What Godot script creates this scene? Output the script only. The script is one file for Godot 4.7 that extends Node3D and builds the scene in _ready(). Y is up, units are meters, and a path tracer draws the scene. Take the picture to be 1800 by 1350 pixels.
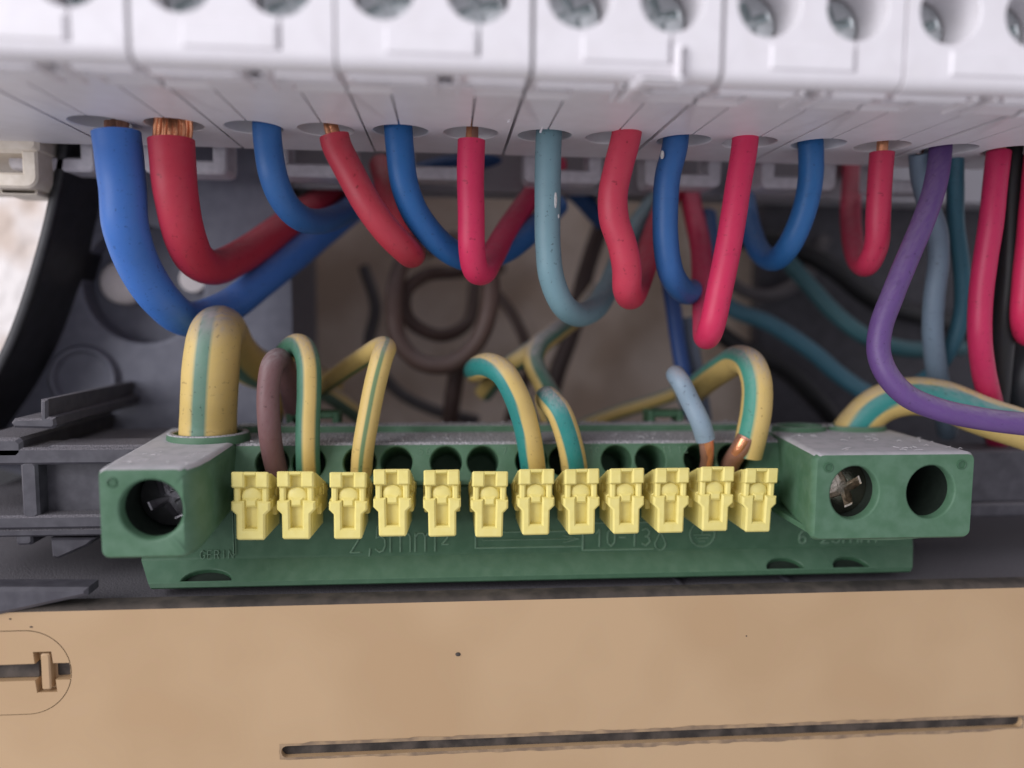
extends Node3D
# An open distribution board seen close up: breakers above, a green earth terminal block below, wires between.
# All measures in the builders are millimetres; x runs along the rail, y up, z out of the wall (the wall is z = 0).

const MM := 0.001
var org := Vector3.ZERO            # base of the thing being built, mm
var used := {}
var tv := PackedVector3Array()     # triangle soup of the mesh being built
var tc := PackedColorArray()
var with_color := false
var ink := Color(1, 1, 1)
var fine := FastNoiseLite.new()
var broad := FastNoiseLite.new()
var M := {}

# ---------------------------------------------------------------- camera, light
func set_stage() -> void:
	var cam := Camera3D.new()
	cam.name = "camera"
	var lens := CameraAttributesPhysical.new()
	lens.frustum_focal_length = 23.46
	lens.frustum_focus_distance = 0.0945
	lens.frustum_near = 0.004
	lens.frustum_far = 20.0
	lens.exposure_aperture = 6.9
	add_child(cam)
	cam.attributes = lens
	cam.keep_aspect = Camera3D.KEEP_HEIGHT
	cam.fov = 54.17
	cam.near = 0.004
	cam.far = 20.0
	cam.position = Vector3(0, 70, 150) * MM
	cam.rotation_degrees = Vector3(-5.2, -4.9, 0.45)
	cam.current = true
	var env := Environment.new()
	env.background_mode = Environment.BG_COLOR
	env.background_color = Color(0.965, 0.955, 1.0)
	env.background_energy_multiplier = 0.64
	env.tonemap_mode = Environment.TONE_MAPPER_LINEAR
	env.tonemap_exposure = 1.0
	env.sdfgi_enabled = true
	env.ssao_enabled = true
	env.ssil_enabled = true
	var we := WorldEnvironment.new()
	we.name = "room_light"
	we.environment = env
	add_child(we)
	var win := AreaLight3D.new()     # soft daylight from the upper left front; the source itself is unseen
	win.name = "daylight"
	win.area_size = Vector2(0.45, 0.5)
	win.light_color = Color(0.985, 0.98, 1.0)
	win.light_energy = 0.39
	win.shadow_enabled = true
	add_child(win)
	win.position = Vector3(-0.45, 0.25, 0.41)
	win.look_at_from_position(win.position, Vector3(0, 0.06, 0.05))

# ---------------------------------------------------------------- naming
func numbered(called: String) -> String:
	used[called] = used.get(called, -1) + 1
	return called if used[called] == 0 else "%s_%03d" % [called, used[called]]

func thing(called: String, label: String, category: String, at := Vector3.ZERO, group := "", kind := "") -> Node3D:
	var o := Node3D.new()
	o.name = numbered(called)
	add_child(o)
	o.position = at * MM
	org = at
	mark(o, label, category, group, kind)
	return o

func mark(o: Node3D, label: String, category: String, group := "", kind := "") -> void:
	o.set_meta("label", label)
	if category: o.set_meta("category", category)
	if group: o.set_meta("group", group)
	if kind: o.set_meta("kind", kind)

# ---------------------------------------------------------------- mesh soup
func begin(colored := false) -> void:
	tv = PackedVector3Array()
	tc = PackedColorArray()
	with_color = colored

func tri(a: Vector3, b: Vector3, c: Vector3) -> void:     # counter-clockwise seen from outside
	tv.append(a); tv.append(b); tv.append(c)
	if with_color:
		tc.append(ink); tc.append(ink); tc.append(ink)

func quad(a: Vector3, b: Vector3, c: Vector3, d: Vector3) -> void:
	tri(a, b, c)
	tri(a, c, d)

func cquad(a: Vector3, b: Vector3, c: Vector3, d: Vector3, ca: Color, cb: Color, cc: Color, cd: Color) -> void:
	tv.append(a); tv.append(b); tv.append(c); tv.append(a); tv.append(c); tv.append(d)
	tc.append(ca); tc.append(cb); tc.append(cc); tc.append(ca); tc.append(cc); tc.append(cd)

func key(p: Vector3) -> Vector3i:
	return Vector3i((p * 2000.0).round())

# Commits the soup as one named mesh; normals are smoothed across edges flatter than crease degrees.
func make_mesh(mat: Material, crease := 32.0, top: Material = null, top_from := -999.0) -> ArrayMesh:
	var n := tv.size() / 3
	var fn := PackedVector3Array()
	fn.resize(n)
	var at := {}
	for i in n:
		var a := tv[i * 3]
		var nn := (tv[i * 3 + 1] - a).cross(tv[i * 3 + 2] - a)
		fn[i] = nn
		if nn.length_squared() < 1e-14:
			continue
		for j in 3:
			var k := key(tv[i * 3 + j])
			if at.has(k): at[k].append(i)
			else: at[k] = [i]
	var least := cos(deg_to_rad(crease))
	var mesh := ArrayMesh.new()
	for layer in (2 if top else 1):
		var pv := PackedVector3Array()
		var pn := PackedVector3Array()
		var pc := PackedColorArray()
		for i in n:
			var f := fn[i]
			if f.length_squared() < 1e-14:
				continue
			var fu := f.normalized()
			if top and (fu.y > 0.62 and tv[i * 3].y > top_from) != (layer == 1):
				continue
			for j in [0, 2, 1]:
				var p := tv[i * 3 + j]
				var s := Vector3.ZERO
				for o in at[key(p)]:
					var g := fn[o]
					if g.dot(fu) >= least * g.length():
						s += g
				pv.append((p - org) * MM)
				pn.append(s.normalized() if s.length_squared() > 1e-16 else fu)
				if with_color: pc.append(tc[i * 3 + j])
		if pv.is_empty():
			continue
		var arrays := []
		arrays.resize(Mesh.ARRAY_MAX)
		arrays[Mesh.ARRAY_VERTEX] = pv
		arrays[Mesh.ARRAY_NORMAL] = pn
		if with_color: arrays[Mesh.ARRAY_COLOR] = pc
		mesh.add_surface_from_arrays(Mesh.PRIMITIVE_TRIANGLES, arrays)
		mesh.surface_set_material(mesh.get_surface_count() - 1, top if layer == 1 else mat)
	return mesh

func commit(called: String, mat: Material, parent: Node3D = null, crease := 32.0, top: Material = null, top_from := -999.0) -> MeshInstance3D:
	var o := MeshInstance3D.new()
	o.mesh = make_mesh(mat, crease, top, top_from)
	if parent:
		o.name = called
		parent.add_child(o, true)
	else:
		o.name = numbered(called)
		add_child(o)
		o.position = org * MM
	return o

# ---------------------------------------------------------------- shapes
func box(lo: Vector3, hi: Vector3, b := 0.25) -> void:    # a box with chamfered edges
	b = minf(b, minf(hi.x - lo.x, minf(hi.y - lo.y, hi.z - lo.z)) * 0.45)
	rings([rect_ring(lo.x + b, hi.x - b, lo.y + b, hi.y - b, lo.z, b), rect_ring(lo.x, hi.x, lo.y, hi.y, lo.z + b, b), rect_ring(lo.x, hi.x, lo.y, hi.y, hi.z - b, b), rect_ring(lo.x + b, hi.x - b, lo.y + b, hi.y - b, hi.z, b)])

func rect_ring(x0: float, x1: float, y0: float, y1: float, z: float, r: float, per := 1) -> PackedVector3Array:
	return at_z(round_rect(x0, x1, y0, y1, r, per), z)

func round_rect(x0: float, x1: float, y0: float, y1: float, r: float, per := 4) -> PackedVector2Array:   # counter-clockwise
	var out := PackedVector2Array()
	for c in [[x1 - r, y1 - r, 0.0], [x0 + r, y1 - r, 90.0], [x0 + r, y0 + r, 180.0], [x1 - r, y0 + r, 270.0]]:
		for k in per + 1:
			var a := deg_to_rad(c[2] + 90.0 * k / per)
			out.append(Vector2(c[0] + r * cos(a), c[1] + r * sin(a)))
	return out

func at_z(p: PackedVector2Array, z: float) -> PackedVector3Array:
	var out := PackedVector3Array()
	for q in p: out.append(Vector3(q.x, q.y, z))
	return out

# Joins rings of equal count that run counter-clockwise seen from +z, from low z to high z, and caps them.
func rings(list: Array, cap_low := true, cap_high := true) -> void:
	var m: int = list[0].size()
	for k in list.size() - 1:
		var a: PackedVector3Array = list[k]
		var b: PackedVector3Array = list[k + 1]
		for i in m:
			var j := (i + 1) % m
			quad(a[i], a[j], b[j], b[i])
	if cap_high: fan(list[-1], false)
	if cap_low: fan(list[0], true)

func fan(r: PackedVector3Array, back: bool) -> void:
	var flat := PackedVector2Array()
	var n := Vector3.ZERO
	for i in r.size():
		n += r[i].cross(r[(i + 1) % r.size()])
	n = n.normalized()
	var u := Vector3(0, 1, 0).cross(n) if absf(n.y) < 0.9 else Vector3(1, 0, 0).cross(n)
	u = u.normalized()
	var v := n.cross(u)
	for p in r: flat.append(Vector2(p.dot(u), p.dot(v)))
	var t := Geometry2D.triangulate_polygon(flat)
	for k in range(0, t.size(), 3):
		var a := r[t[k]]
		var b := r[t[k + 1]]
		var c := r[t[k + 2]]
		if ((b - a).cross(c - a).dot(n) < 0.0) != back: tri(a, c, b)
		else: tri(a, b, c)

# A prism of a counter-clockwise outline between z0 and z1 with a bevelled front edge.
func prism(poly: PackedVector2Array, z0: float, z1: float, b := 0.2) -> void:
	var inner := shrink(poly, b)
	rings([at_z(poly, z0), at_z(poly, z1 - b), at_z(inner, z1)])

func shrink(poly: PackedVector2Array, b: float) -> PackedVector2Array:
	var out := PackedVector2Array()
	var m := poly.size()
	for i in m:
		var p := poly[i]
		var e0 := (p - poly[(i - 1 + m) % m]).normalized()
		var e1 := (poly[(i + 1) % m] - p).normalized()
		var n0 := Vector2(-e0.y, e0.x)
		var n1 := Vector2(-e1.y, e1.x)
		var h := n0 + n1
		out.append(p + h * (b / maxf(0.35, 1.0 + n0.dot(n1))))
	return out

func turned(from: int, about: Vector3, basis: Basis) -> void:   # turns what was added since tv.size() == from
	for i in range(from, tv.size()):
		tv[i] = about + basis * (tv[i] - about)

# The part of a star-shaped outline round c that lies in direction d.
func reach(poly: PackedVector2Array, c: Vector2, d: Vector2) -> Vector2:
	var best := -1.0
	for i in poly.size():
		var a := poly[i] - c
		var e := poly[(i + 1) % poly.size()] - c - a
		var den := d.cross(e)
		if absf(den) < 1e-12: continue
		var t := a.cross(e) / den
		var s := a.cross(d) / den
		if t > best and s >= -1e-6 and s <= 1.000001: best = t
	return c + d * best

# A flat plate with one opening: the ring between outer and inner (both star-shaped round c), with walls of the given depth and a floor.
# map turns (Vector2, depth) into a point; flip says that map mirrors.
func plate(outer: PackedVector2Array, inner: PackedVector2Array, c: Vector2, depth: float, map: Callable, flip := false, floor_on := true, bevel := 0.0) -> void:
	var dirs := []
	for p in outer: dirs.append((p - c).angle())
	for p in inner: dirs.append((p - c).angle())
	dirs.sort()
	var ang := []
	for a in dirs:
		if ang.is_empty() or a - ang[-1] > 1e-5: ang.append(a)
	var o := PackedVector2Array()
	var q := PackedVector2Array()
	for a in ang:
		o.append(reach(outer, c, Vector2.from_angle(a)))
		q.append(reach(inner, c, Vector2.from_angle(a)))
	var w := PackedVector2Array()
	for p in q: w.append(p + (p - c).normalized() * bevel)
	var m := o.size()
	for i in m:
		var j := (i + 1) % m
		four(map.call(w[i], 0.0), map.call(o[i], 0.0), map.call(o[j], 0.0), map.call(w[j], 0.0), flip)
		if bevel > 0.0:
			four(map.call(q[i], bevel), map.call(w[i], 0.0), map.call(w[j], 0.0), map.call(q[j], bevel), flip)
		if depth > 0.0:
			four(map.call(q[i], depth), map.call(q[i], bevel), map.call(q[j], bevel), map.call(q[j], depth), flip)
			if floor_on: tri(map.call(c, depth), map.call(q[j] if flip else q[i], depth), map.call(q[i] if flip else q[j], depth))

func four(a: Vector3, b: Vector3, c: Vector3, d: Vector3, flip: bool) -> void:
	if flip: quad(a, d, c, b)
	else: quad(a, b, c, d)

func circle(c: Vector2, r: float, n := 28, squash := 1.0) -> PackedVector2Array:
	var out := PackedVector2Array()
	for i in n: out.append(c + Vector2(r * cos(TAU * i / n), r * squash * sin(TAU * i / n)))
	return out

# A circle with a thin slit that leaves it in direction a for the given length.
func keyhole(c: Vector2, r: float, a: float, length: float, w := 0.09, n := 30) -> PackedVector2Array:
	var out := PackedVector2Array()
	var gap := w / r * 1.02
	var d := Vector2.from_angle(a)
	var s := Vector2(-d.y, d.x)
	out.append(c + d * (r + length) - s * w)
	out.append(c + d * (r + length) + s * w)
	for i in n + 1:
		var t := a + gap + (TAU - 2.0 * gap) * i / n
		out.append(c + Vector2.from_angle(t) * r)
	return out

func rect(x0: float, x1: float, y0: float, y1: float) -> PackedVector2Array:
	return PackedVector2Array([Vector2(x0, y0), Vector2(x1, y0), Vector2(x1, y1), Vector2(x0, y1)])

# A solid of revolution: profile of (radius, height) turned about the axis through at.
func lathe(profile: Array, at: Vector3, basis := Basis(), n := 28, sx := 1.0, sz := 1.0) -> void:
	for k in profile.size() - 1:
		for i in n:
			var a0 := TAU * i / n
			var a1 := TAU * (i + 1) / n
			var p: Array = []
			for e in [[k, a0], [k, a1], [k + 1, a1], [k + 1, a0]]:
				var pr: Vector2 = profile[e[0]]
				p.append(at + basis * Vector3(pr.x * sx * cos(e[1]), pr.y, -pr.x * sz * sin(e[1])))
			quad(p[0], p[1], p[2], p[3])

# Runs a closed profile of Vector3(x inset, y, z), counter-clockwise seen from +x, from x0 to x1.
func extrude_x(profile: Array, x0: float, x1: float, skip: Array = [], caps := true) -> void:
	var m := profile.size()
	for i in m:
		if i in skip: continue
		var a: Vector3 = profile[i]
		var b: Vector3 = profile[(i + 1) % m]
		quad(Vector3(x1 - a.x, a.y, a.z), Vector3(x0 + a.x, a.y, a.z), Vector3(x0 + b.x, b.y, b.z), Vector3(x1 - b.x, b.y, b.z))
	if caps:
		var lo := PackedVector3Array()
		var hi := PackedVector3Array()
		for p in profile:
			lo.append(Vector3(x0 + p.x, p.y, p.z))
			hi.append(Vector3(x1 - p.x, p.y, p.z))
		var flat := PackedVector2Array()
		for p in profile: flat.append(Vector2(p.y, p.z))
		var t := Geometry2D.triangulate_polygon(flat)
		for k in range(0, t.size(), 3):
			var a := hi[t[k]]
			var b := hi[t[k + 1]]
			var c := hi[t[k + 2]]
			if (b - a).cross(c - a).x < 0.0: tri(a, c, b)
			else: tri(a, b, c)
			a = lo[t[k]]; b = lo[t[k + 1]]; c = lo[t[k + 2]]
			if (b - a).cross(c - a).x > 0.0: tri(a, c, b)
			else: tri(a, b, c)

func spline(pts: Array, per := 8) -> PackedVector3Array:
	var out := PackedVector3Array()
	var n := pts.size()
	for i in n - 1:
		var p0: Vector3 = pts[maxi(i - 1, 0)]
		var p1: Vector3 = pts[i]
		var p2: Vector3 = pts[i + 1]
		var p3: Vector3 = pts[mini(i + 2, n - 1)]
		var t1 := pow(maxf(p0.distance_to(p1), 0.01), 0.5)
		var t2 := pow(maxf(p1.distance_to(p2), 0.01), 0.5)
		var t3 := pow(maxf(p2.distance_to(p3), 0.01), 0.5)
		var m1 := (p2 - p1 + t2 * ((p1 - p0) / t1 - (p2 - p0) / (t1 + t2))) if i > 0 else (p2 - p1)
		var m2 := (p2 - p1 + t2 * ((p3 - p2) / t3 - (p3 - p1) / (t2 + t3))) if i < n - 2 else (p2 - p1)
		for k in per:
			var t := float(k) / per
			var tt := t * t
			var ttt := tt * t
			out.append(p1 * (2 * ttt - 3 * tt + 1) + m1 * (ttt - 2 * tt + t) + p2 * (3 * tt - 2 * ttt) + m2 * (ttt - tt))
	out.append(pts[-1])
	return out

# A round bar along a smooth path. paint(angle, along, normal, point) gives the colour when one is wanted.
func tube(pts: Array, r0: float, r1: float, sides := 28, per := 8, paint = null, rough := 0.0, core := 0.0, first := Vector3(0, 0, 1)) -> void:
	var path := spline(pts, per)
	var n := path.size()
	var side := first
	var old: Array = []
	var old_c: Array = []
	var along := 0.0
	for i in n:
		var t := (path[mini(i + 1, n - 1)] - path[maxi(i - 1, 0)]).normalized()
		side = side - t * side.dot(t)
		if side.length() < 1e-3: side = Vector3(1, 0, 0) - t * t.x
		side = side.normalized()
		var up := t.cross(side)
		if i: along += path[i].distance_to(path[i - 1])
		var f := float(i) / (n - 1)
		var r := lerpf(r0, r1, f)
		var ring: Array = []
		var cols: Array = []
		for k in sides:
			var a := TAU * k / sides
			var d := side * cos(a) + up * sin(a)
			var rr := r * (1.0 + rough * broad.get_noise_3d(path[i].x + d.x, path[i].y + d.y, path[i].z + d.z))
			var p := path[i] + d * rr
			ring.append(p)
			if with_color: cols.append(paint.call(a, along, d, p))
		if i:
			for k in sides:
				var j := (k + 1) % sides
				if with_color: cquad(old[k], old[j], ring[j], ring[k], old_c[k], old_c[j], cols[j], cols[k])
				else: quad(old[k], old[j], ring[j], ring[k])
		if i == 0 or i == n - 1:
			for k in sides:
				var j := (k + 1) % sides
				var ca: Color = cols[k] if with_color else ink
				if core > 0.0:
					var ia: Vector3 = path[i] + (ring[k] - path[i]) * core
					var ib: Vector3 = path[i] + (ring[j] - path[i]) * core
					var ja := ia + t * (0.6 if i == 0 else -0.6)
					var jb := ib + t * (0.6 if i == 0 else -0.6)
					if with_color:
						if i == 0:
							cquad(ring[j], ring[k], ia, ib, ca, ca, ca, ca)
							cquad(ib, ia, ja, jb, ca, ca, ca, ca)
						else:
							cquad(ring[k], ring[j], ib, ia, ca, ca, ca, ca)
							cquad(ia, ib, jb, ja, ca, ca, ca, ca)
				elif with_color:
					if i == 0: cquad(ring[j], ring[k], path[i], path[i], ca, ca, ca, ca)
					else: cquad(ring[k], ring[j], path[i], path[i], ca, ca, ca, ca)
				elif i == 0: tri(ring[j], ring[k], path[i])
				else: tri(ring[k], ring[j], path[i])
		old = ring
		old_c = cols

# ---------------------------------------------------------------- materials
func lin(c: Color) -> Color:
	return c.linear_to_srgb()

func noise_tex(a: Color, b: Color, freq: float, seed_: int, octaves := 4, stops := Vector2(0.25, 0.75), kind := FastNoiseLite.TYPE_SIMPLEX_SMOOTH, size := 512) -> NoiseTexture2D:
	var n := FastNoiseLite.new()
	n.seed = seed_
	n.noise_type = kind
	n.frequency = freq
	n.fractal_octaves = octaves
	var g := Gradient.new()
	g.offsets = PackedFloat32Array([stops.x, stops.y])
	g.colors = PackedColorArray([lin(a), lin(b)])
	var t := NoiseTexture2D.new()
	t.width = size
	t.height = size
	t.seamless = true
	t.noise = n
	t.color_ramp = g
	return t

# A plastic whose colour wanders between a and b, with tiles of the given size in mm and a fine relief.
func plastic(a: Color, b: Color, tile: float, rough: float, relief := 0.0, seed_ := 1, freq := 0.02, octaves := 5, stops := Vector2(0.25, 0.75)) -> StandardMaterial3D:
	var m := StandardMaterial3D.new()
	m.albedo_texture = noise_tex(a, b, freq, seed_, octaves, stops)
	m.roughness = rough
	m.metallic_specular = 0.45
	m.uv1_triplanar = true
	m.uv1_world_triplanar = true
	m.uv1_scale = Vector3.ONE * (1000.0 / tile)
	if relief > 0.0:
		m.heightmap_enabled = true
		m.heightmap_scale = relief * 0.1
		m.heightmap_texture = noise_tex(Color(0, 0, 0), Color(1, 1, 1), 0.05, seed_ + 50, 4, Vector2(0.1, 0.9))
	return m

func metal(c: Color, rough: float, metallic := 1.0) -> StandardMaterial3D:
	var m := StandardMaterial3D.new()
	m.albedo_color = lin(c)
	m.roughness = rough
	m.metallic = metallic
	m.heightmap_enabled = true
	m.heightmap_scale = 0.004
	m.heightmap_texture = noise_tex(Color(0, 0, 0), Color(1, 1, 1), 0.03, 77, 4, Vector2(0.1, 0.9))
	m.uv1_triplanar = true
	m.uv1_scale = Vector3.ONE * 300.0
	return m

func set_materials() -> void:
	fine.seed = 5; fine.frequency = 1.6; fine.fractal_octaves = 3
	broad.seed = 9; broad.frequency = 0.12; broad.fractal_octaves = 3
	M.white = plastic(Color(0.735, 0.71, 0.73), Color(0.765, 0.745, 0.765), 40.0, 0.42, 0.008, 3)
	M.cream = plastic(Color(0.62, 0.55, 0.45), Color(0.70, 0.63, 0.53), 21.0, 0.5, 0.01, 4)
	M.grey_white = plastic(Color(0.50, 0.485, 0.52), Color(0.58, 0.56, 0.60), 17.0, 0.5, 0.01, 6)
	M.green = plastic(Color(0.062, 0.142, 0.078), Color(0.086, 0.172, 0.105), 30.0, 0.55, 0.012, 11, 0.02, 6)
	M.green_dark = plastic(Color(0.036, 0.098, 0.050), Color(0.048, 0.115, 0.062), 25.0, 0.5, 0.008, 12)
	M.green_lit = plastic(Color(0.075, 0.155, 0.095), Color(0.10, 0.185, 0.12), 25.0, 0.6, 0.01, 15)  # lighter green puts the light on the upturned lip into colour
	M.dust_soft = plastic(Color(0.38, 0.38, 0.385), Color(0.44, 0.43, 0.44), 40.0, 0.95, 0.01, 16, 0.03, 4, Vector2(0.2, 0.6))
	M.cavity = plastic(Color(0.012, 0.020, 0.014), Color(0.018, 0.028, 0.02), 20.0, 0.7, 0.0, 17)  # near-black green that paints the dark inside holes and notches
	M.green_mark = plastic(Color(0.13, 0.23, 0.15), Color(0.17, 0.27, 0.19), 15.0, 0.5, 0.0, 13)
	M.dust = plastic(Color(0.13, 0.145, 0.14), Color(0.47, 0.45, 0.47), 22.0, 0.95, 0.10, 14, 0.12, 3, Vector2(0.25, 0.62))
	M.yellow = plastic(Color(0.745, 0.64, 0.205), Color(0.775, 0.675, 0.235), 16.0, 0.42, 0.004, 21)
	M.dark = plastic(Color(0.050, 0.048, 0.058), Color(0.072, 0.069, 0.081), 30.0, 0.5, 0.01, 31)
	M.slate = plastic(Color(0.145, 0.15, 0.19), Color(0.17, 0.175, 0.215), 30.0, 0.5, 0.008, 32)
	M.dark_dust = plastic(Color(0.075, 0.070, 0.078), Color(0.19, 0.18, 0.195), 9.0, 0.9, 0.05, 33, 0.08, 4)
	M.black = plastic(Color(0.016, 0.016, 0.018), Color(0.026, 0.026, 0.029), 30.0, 0.5, 0.005, 34)  # near-black that paints the dark of unlit faces and gaps
	M.tan = plastic(Color(0.44, 0.295, 0.162), Color(0.48, 0.33, 0.187), 90.0, 0.5, 0.006, 41, 0.006, 3)
	M.tan_dirt_shade = plastic(Color(0.04, 0.034, 0.03), Color(0.095, 0.078, 0.065), 40.0, 0.95, 0.03, 42, 0.02, 4)  # dark brown for grit, slot dirt and painted shading
	M.grime_shade = plastic(Color(0.20, 0.14, 0.092), Color(0.34, 0.235, 0.14), 60.0, 0.9, 0.03, 43, 0.035, 4)
	M.plaster = plastic(Color(0.64, 0.54, 0.47), Color(0.84, 0.80, 0.78), 110.0, 0.95, 0.4, 51, 0.012, 4, Vector2(0.2, 0.5))
	M.board = plastic(Color(0.50, 0.385, 0.30), Color(0.70, 0.59, 0.50), 120.0, 0.9, 0.05, 52, 0.010, 4)
	M.copper = metal(Color(0.95, 0.43, 0.23), 0.3, 0.75)
	M.copper_old = metal(Color(0.44, 0.23, 0.165), 0.45, 0.6)
	M.zinc = metal(Color(0.74, 0.79, 0.79), 0.27)
	M.brass = metal(Color(0.50, 0.45, 0.38), 0.22)
	M.steel = metal(Color(0.34, 0.33, 0.35), 0.4)
	M.pale_screw = plastic(Color(0.80, 0.74, 0.72), Color(0.88, 0.82, 0.80), 9.0, 0.35, 0.01, 55)
	M.pvc = StandardMaterial3D.new()
	M.pvc.vertex_color_use_as_albedo = true
	M.pvc.albedo_texture = noise_tex(Color(0.45, 0.42, 0.42), Color(1, 1, 1), 0.035, 61, 3, Vector2(0.10, 0.20))
	M.pvc.roughness = 0.46
	M.pvc.metallic_specular = 0.42
	M.pvc.uv1_triplanar = true
	M.pvc.uv1_world_triplanar = true
	M.pvc.uv1_scale = Vector3.ONE * 55.0
	M.pvc.heightmap_enabled = true
	M.pvc.heightmap_scale = 0.0006
	M.pvc.heightmap_texture = noise_tex(Color(0, 0, 0), Color(1, 1, 1), 0.04, 62, 4, Vector2(0.1, 0.9))

# ---------------------------------------------------------------- wires
const DUST := Color(0.36, 0.33, 0.33)
func wire_paint(look: Dictionary) -> Callable:
	var c: Color = look.c
	var dust: float = look.get("dust", 0.0)
	return func(a: float, along: float, d: Vector3, p: Vector3) -> Color:
		var col := c
		if look.has("stripe"):
			var g: Color = look.stripe
			var ph: float = deg_to_rad(look.get("phase", 0.0) + look.get("twist", 0.0) * along)
			var half: float = deg_to_rad(look.get("width", 40.0))
			for two in [0.0, PI]:
				var off := absf(wrapf(a - ph - two, -PI, PI))
				var k := 1.0 - smoothstep(half - 0.05, half + 0.05, off)
				col = col.lerp(g, k)
		col = col * (1.0 + 0.05 * broad.get_noise_3d(p.x * 3.0, p.y * 3.0, p.z * 3.0))
		var speck := fine.get_noise_3d(p.x * 2.0, p.y * 2.0, p.z * 2.0)
		if dust > 0.0:
			var up := smoothstep(0.1, 0.95, d.y)
			col = col.lerp(DUST, clampf(dust * up * (0.85 + 0.9 * speck) + dust * 0.09 * (speck + 0.4), 0.0, 0.95))
		col.a = 1.0
		return col

func insulation(parent: Node3D, pts: Array, r0: float, r1: float, look: Dictionary, called := "insulation") -> MeshInstance3D:
	begin(true)
	tube(pts, r0, r1, look.get("sides", 48 if look.has("stripe") else 36), look.get("per", 9), wire_paint(look), 0.03, look.get("core", 0.0))
	return commit(called, M.pvc, parent, 45.0)

# A wire with nothing but its jacket in view is one mesh; one with a bared end has copper parts as well.
func wire(called: String, label: String, pts: Array, r0: float, r1: float, look: Dictionary, copper: Array = [], group := "") -> Node3D:
	if copper.is_empty():
		org = pts[0]
		var o := insulation(null, pts, r0, r1, look, called)
		mark(o, label, "wire", group)
		return o
	var t := thing(called, label, "wire", pts[0], group)
	insulation(t, pts, r0, r1, look)
	for strand in copper:
		begin()
		tube(strand.p, strand.r, strand.r, 16, 6, null, 0.05)
		commit("copper_strand", strand.get("m", M.copper), t, 50.0)
	return t

func P(l: Array) -> Array:      # flat numbers to points, mm
	var out := []
	for i in range(0, l.size(), 3): out.append(Vector3(l[i], l[i + 1], l[i + 2]))
	return out

# ---------------------------------------------------------------- lettering, as raised strokes on a vertical face
const GLYPH := {
	"0": [[0.5, 0, 0.15, 0.2, 0.1, 0.5, 0.15, 0.8, 0.5, 1, 0.85, 0.8, 0.9, 0.5, 0.85, 0.2, 0.5, 0]],
	"1": [[0.2, 0.75, 0.5, 1, 0.5, 0]],
	"2": [[0.1, 0.78, 0.2, 0.95, 0.5, 1, 0.8, 0.92, 0.88, 0.72, 0.7, 0.45, 0.08, 0, 0.92, 0]],
	"3": [[0.1, 0.9, 0.5, 1, 0.85, 0.8, 0.75, 0.58, 0.45, 0.52, 0.8, 0.45, 0.9, 0.22, 0.5, 0, 0.1, 0.1]],
	"5": [[0.85, 1, 0.22, 1, 0.15, 0.55, 0.5, 0.62, 0.85, 0.5, 0.9, 0.25, 0.7, 0.04, 0.4, 0, 0.1, 0.1]],
	"6": [[0.8, 0.95, 0.45, 0.95, 0.18, 0.65, 0.1, 0.3, 0.25, 0.05, 0.55, 0, 0.85, 0.12, 0.88, 0.38, 0.6, 0.55, 0.25, 0.48, 0.12, 0.3]],
	"7": [[0.1, 1, 0.9, 1, 0.4, 0]],
	"m": [[0.0, 0, 0.0, 0.7], [0.0, 0.55, 0.15, 0.7, 0.4, 0.7, 0.5, 0.55, 0.5, 0], [0.5, 0.55, 0.65, 0.7, 0.9, 0.7, 1.0, 0.55, 1.0, 0]],
	",": [[0.4, 0.12, 0.3, -0.25]],
	"-": [[0.2, 0.5, 0.8, 0.5]],
	"G": [[0.9, 0.82, 0.5, 1, 0.15, 0.75, 0.1, 0.4, 0.25, 0.08, 0.55, 0, 0.9, 0.15, 0.9, 0.45, 0.55, 0.45]],
	"E": [[0.9, 1, 0.15, 1, 0.15, 0, 0.9, 0], [0.15, 0.52, 0.75, 0.52]],
	"R": [[0.15, 0, 0.15, 1, 0.7, 1, 0.88, 0.78, 0.7, 0.52, 0.15, 0.52], [0.5, 0.52, 0.9, 0]],
	"I": [[0.5, 0, 0.5, 1]],
	"N": [[0.12, 0, 0.12, 1, 0.88, 0, 0.88, 1]],
}

func stroke(a: Vector2, b: Vector2, map: Callable, w: float, h: float) -> void:
	var d := (b - a).normalized() * w * 0.5
	var s := Vector2(-d.y, d.x)
	var p := [a - d - s, b + d - s, b + d + s, a - d + s]
	var i := [a - s * 0.45, b - s * 0.45, b + s * 0.45, a + s * 0.45]
	for k in 4:
		var j := (k + 1) % 4
		quad(map.call(p[k], 0.03), map.call(p[j], 0.03), map.call(i[j], -h), map.call(i[k], -h))
	quad(map.call(i[0], -h), map.call(i[1], -h), map.call(i[2], -h), map.call(i[3], -h))

func line(pts: Array, map: Callable, w := 0.24, h := 0.18) -> void:
	for k in range(0, pts.size() - 2, 2):
		stroke(Vector2(pts[k], pts[k + 1]), Vector2(pts[k + 2], pts[k + 3]), map, w, h)

func letters(text: String, at: Vector2, high: float, wide: float, step: float, map: Callable, w := 0.24, h := 0.18) -> void:
	var x := at.x
	for ch in text:
		for l in GLYPH[ch]:
			var pts := []
			for k in range(0, l.size(), 2):
				pts.append(x + l[k] * wide * (1.7 if ch == "m" else 1.0))
				pts.append(at.y + l[k + 1] * high)
			line(pts, map, w, h)
		x += step * (1.6 if ch == "m" else 0.6 if ch == "," else 1.0)

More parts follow.
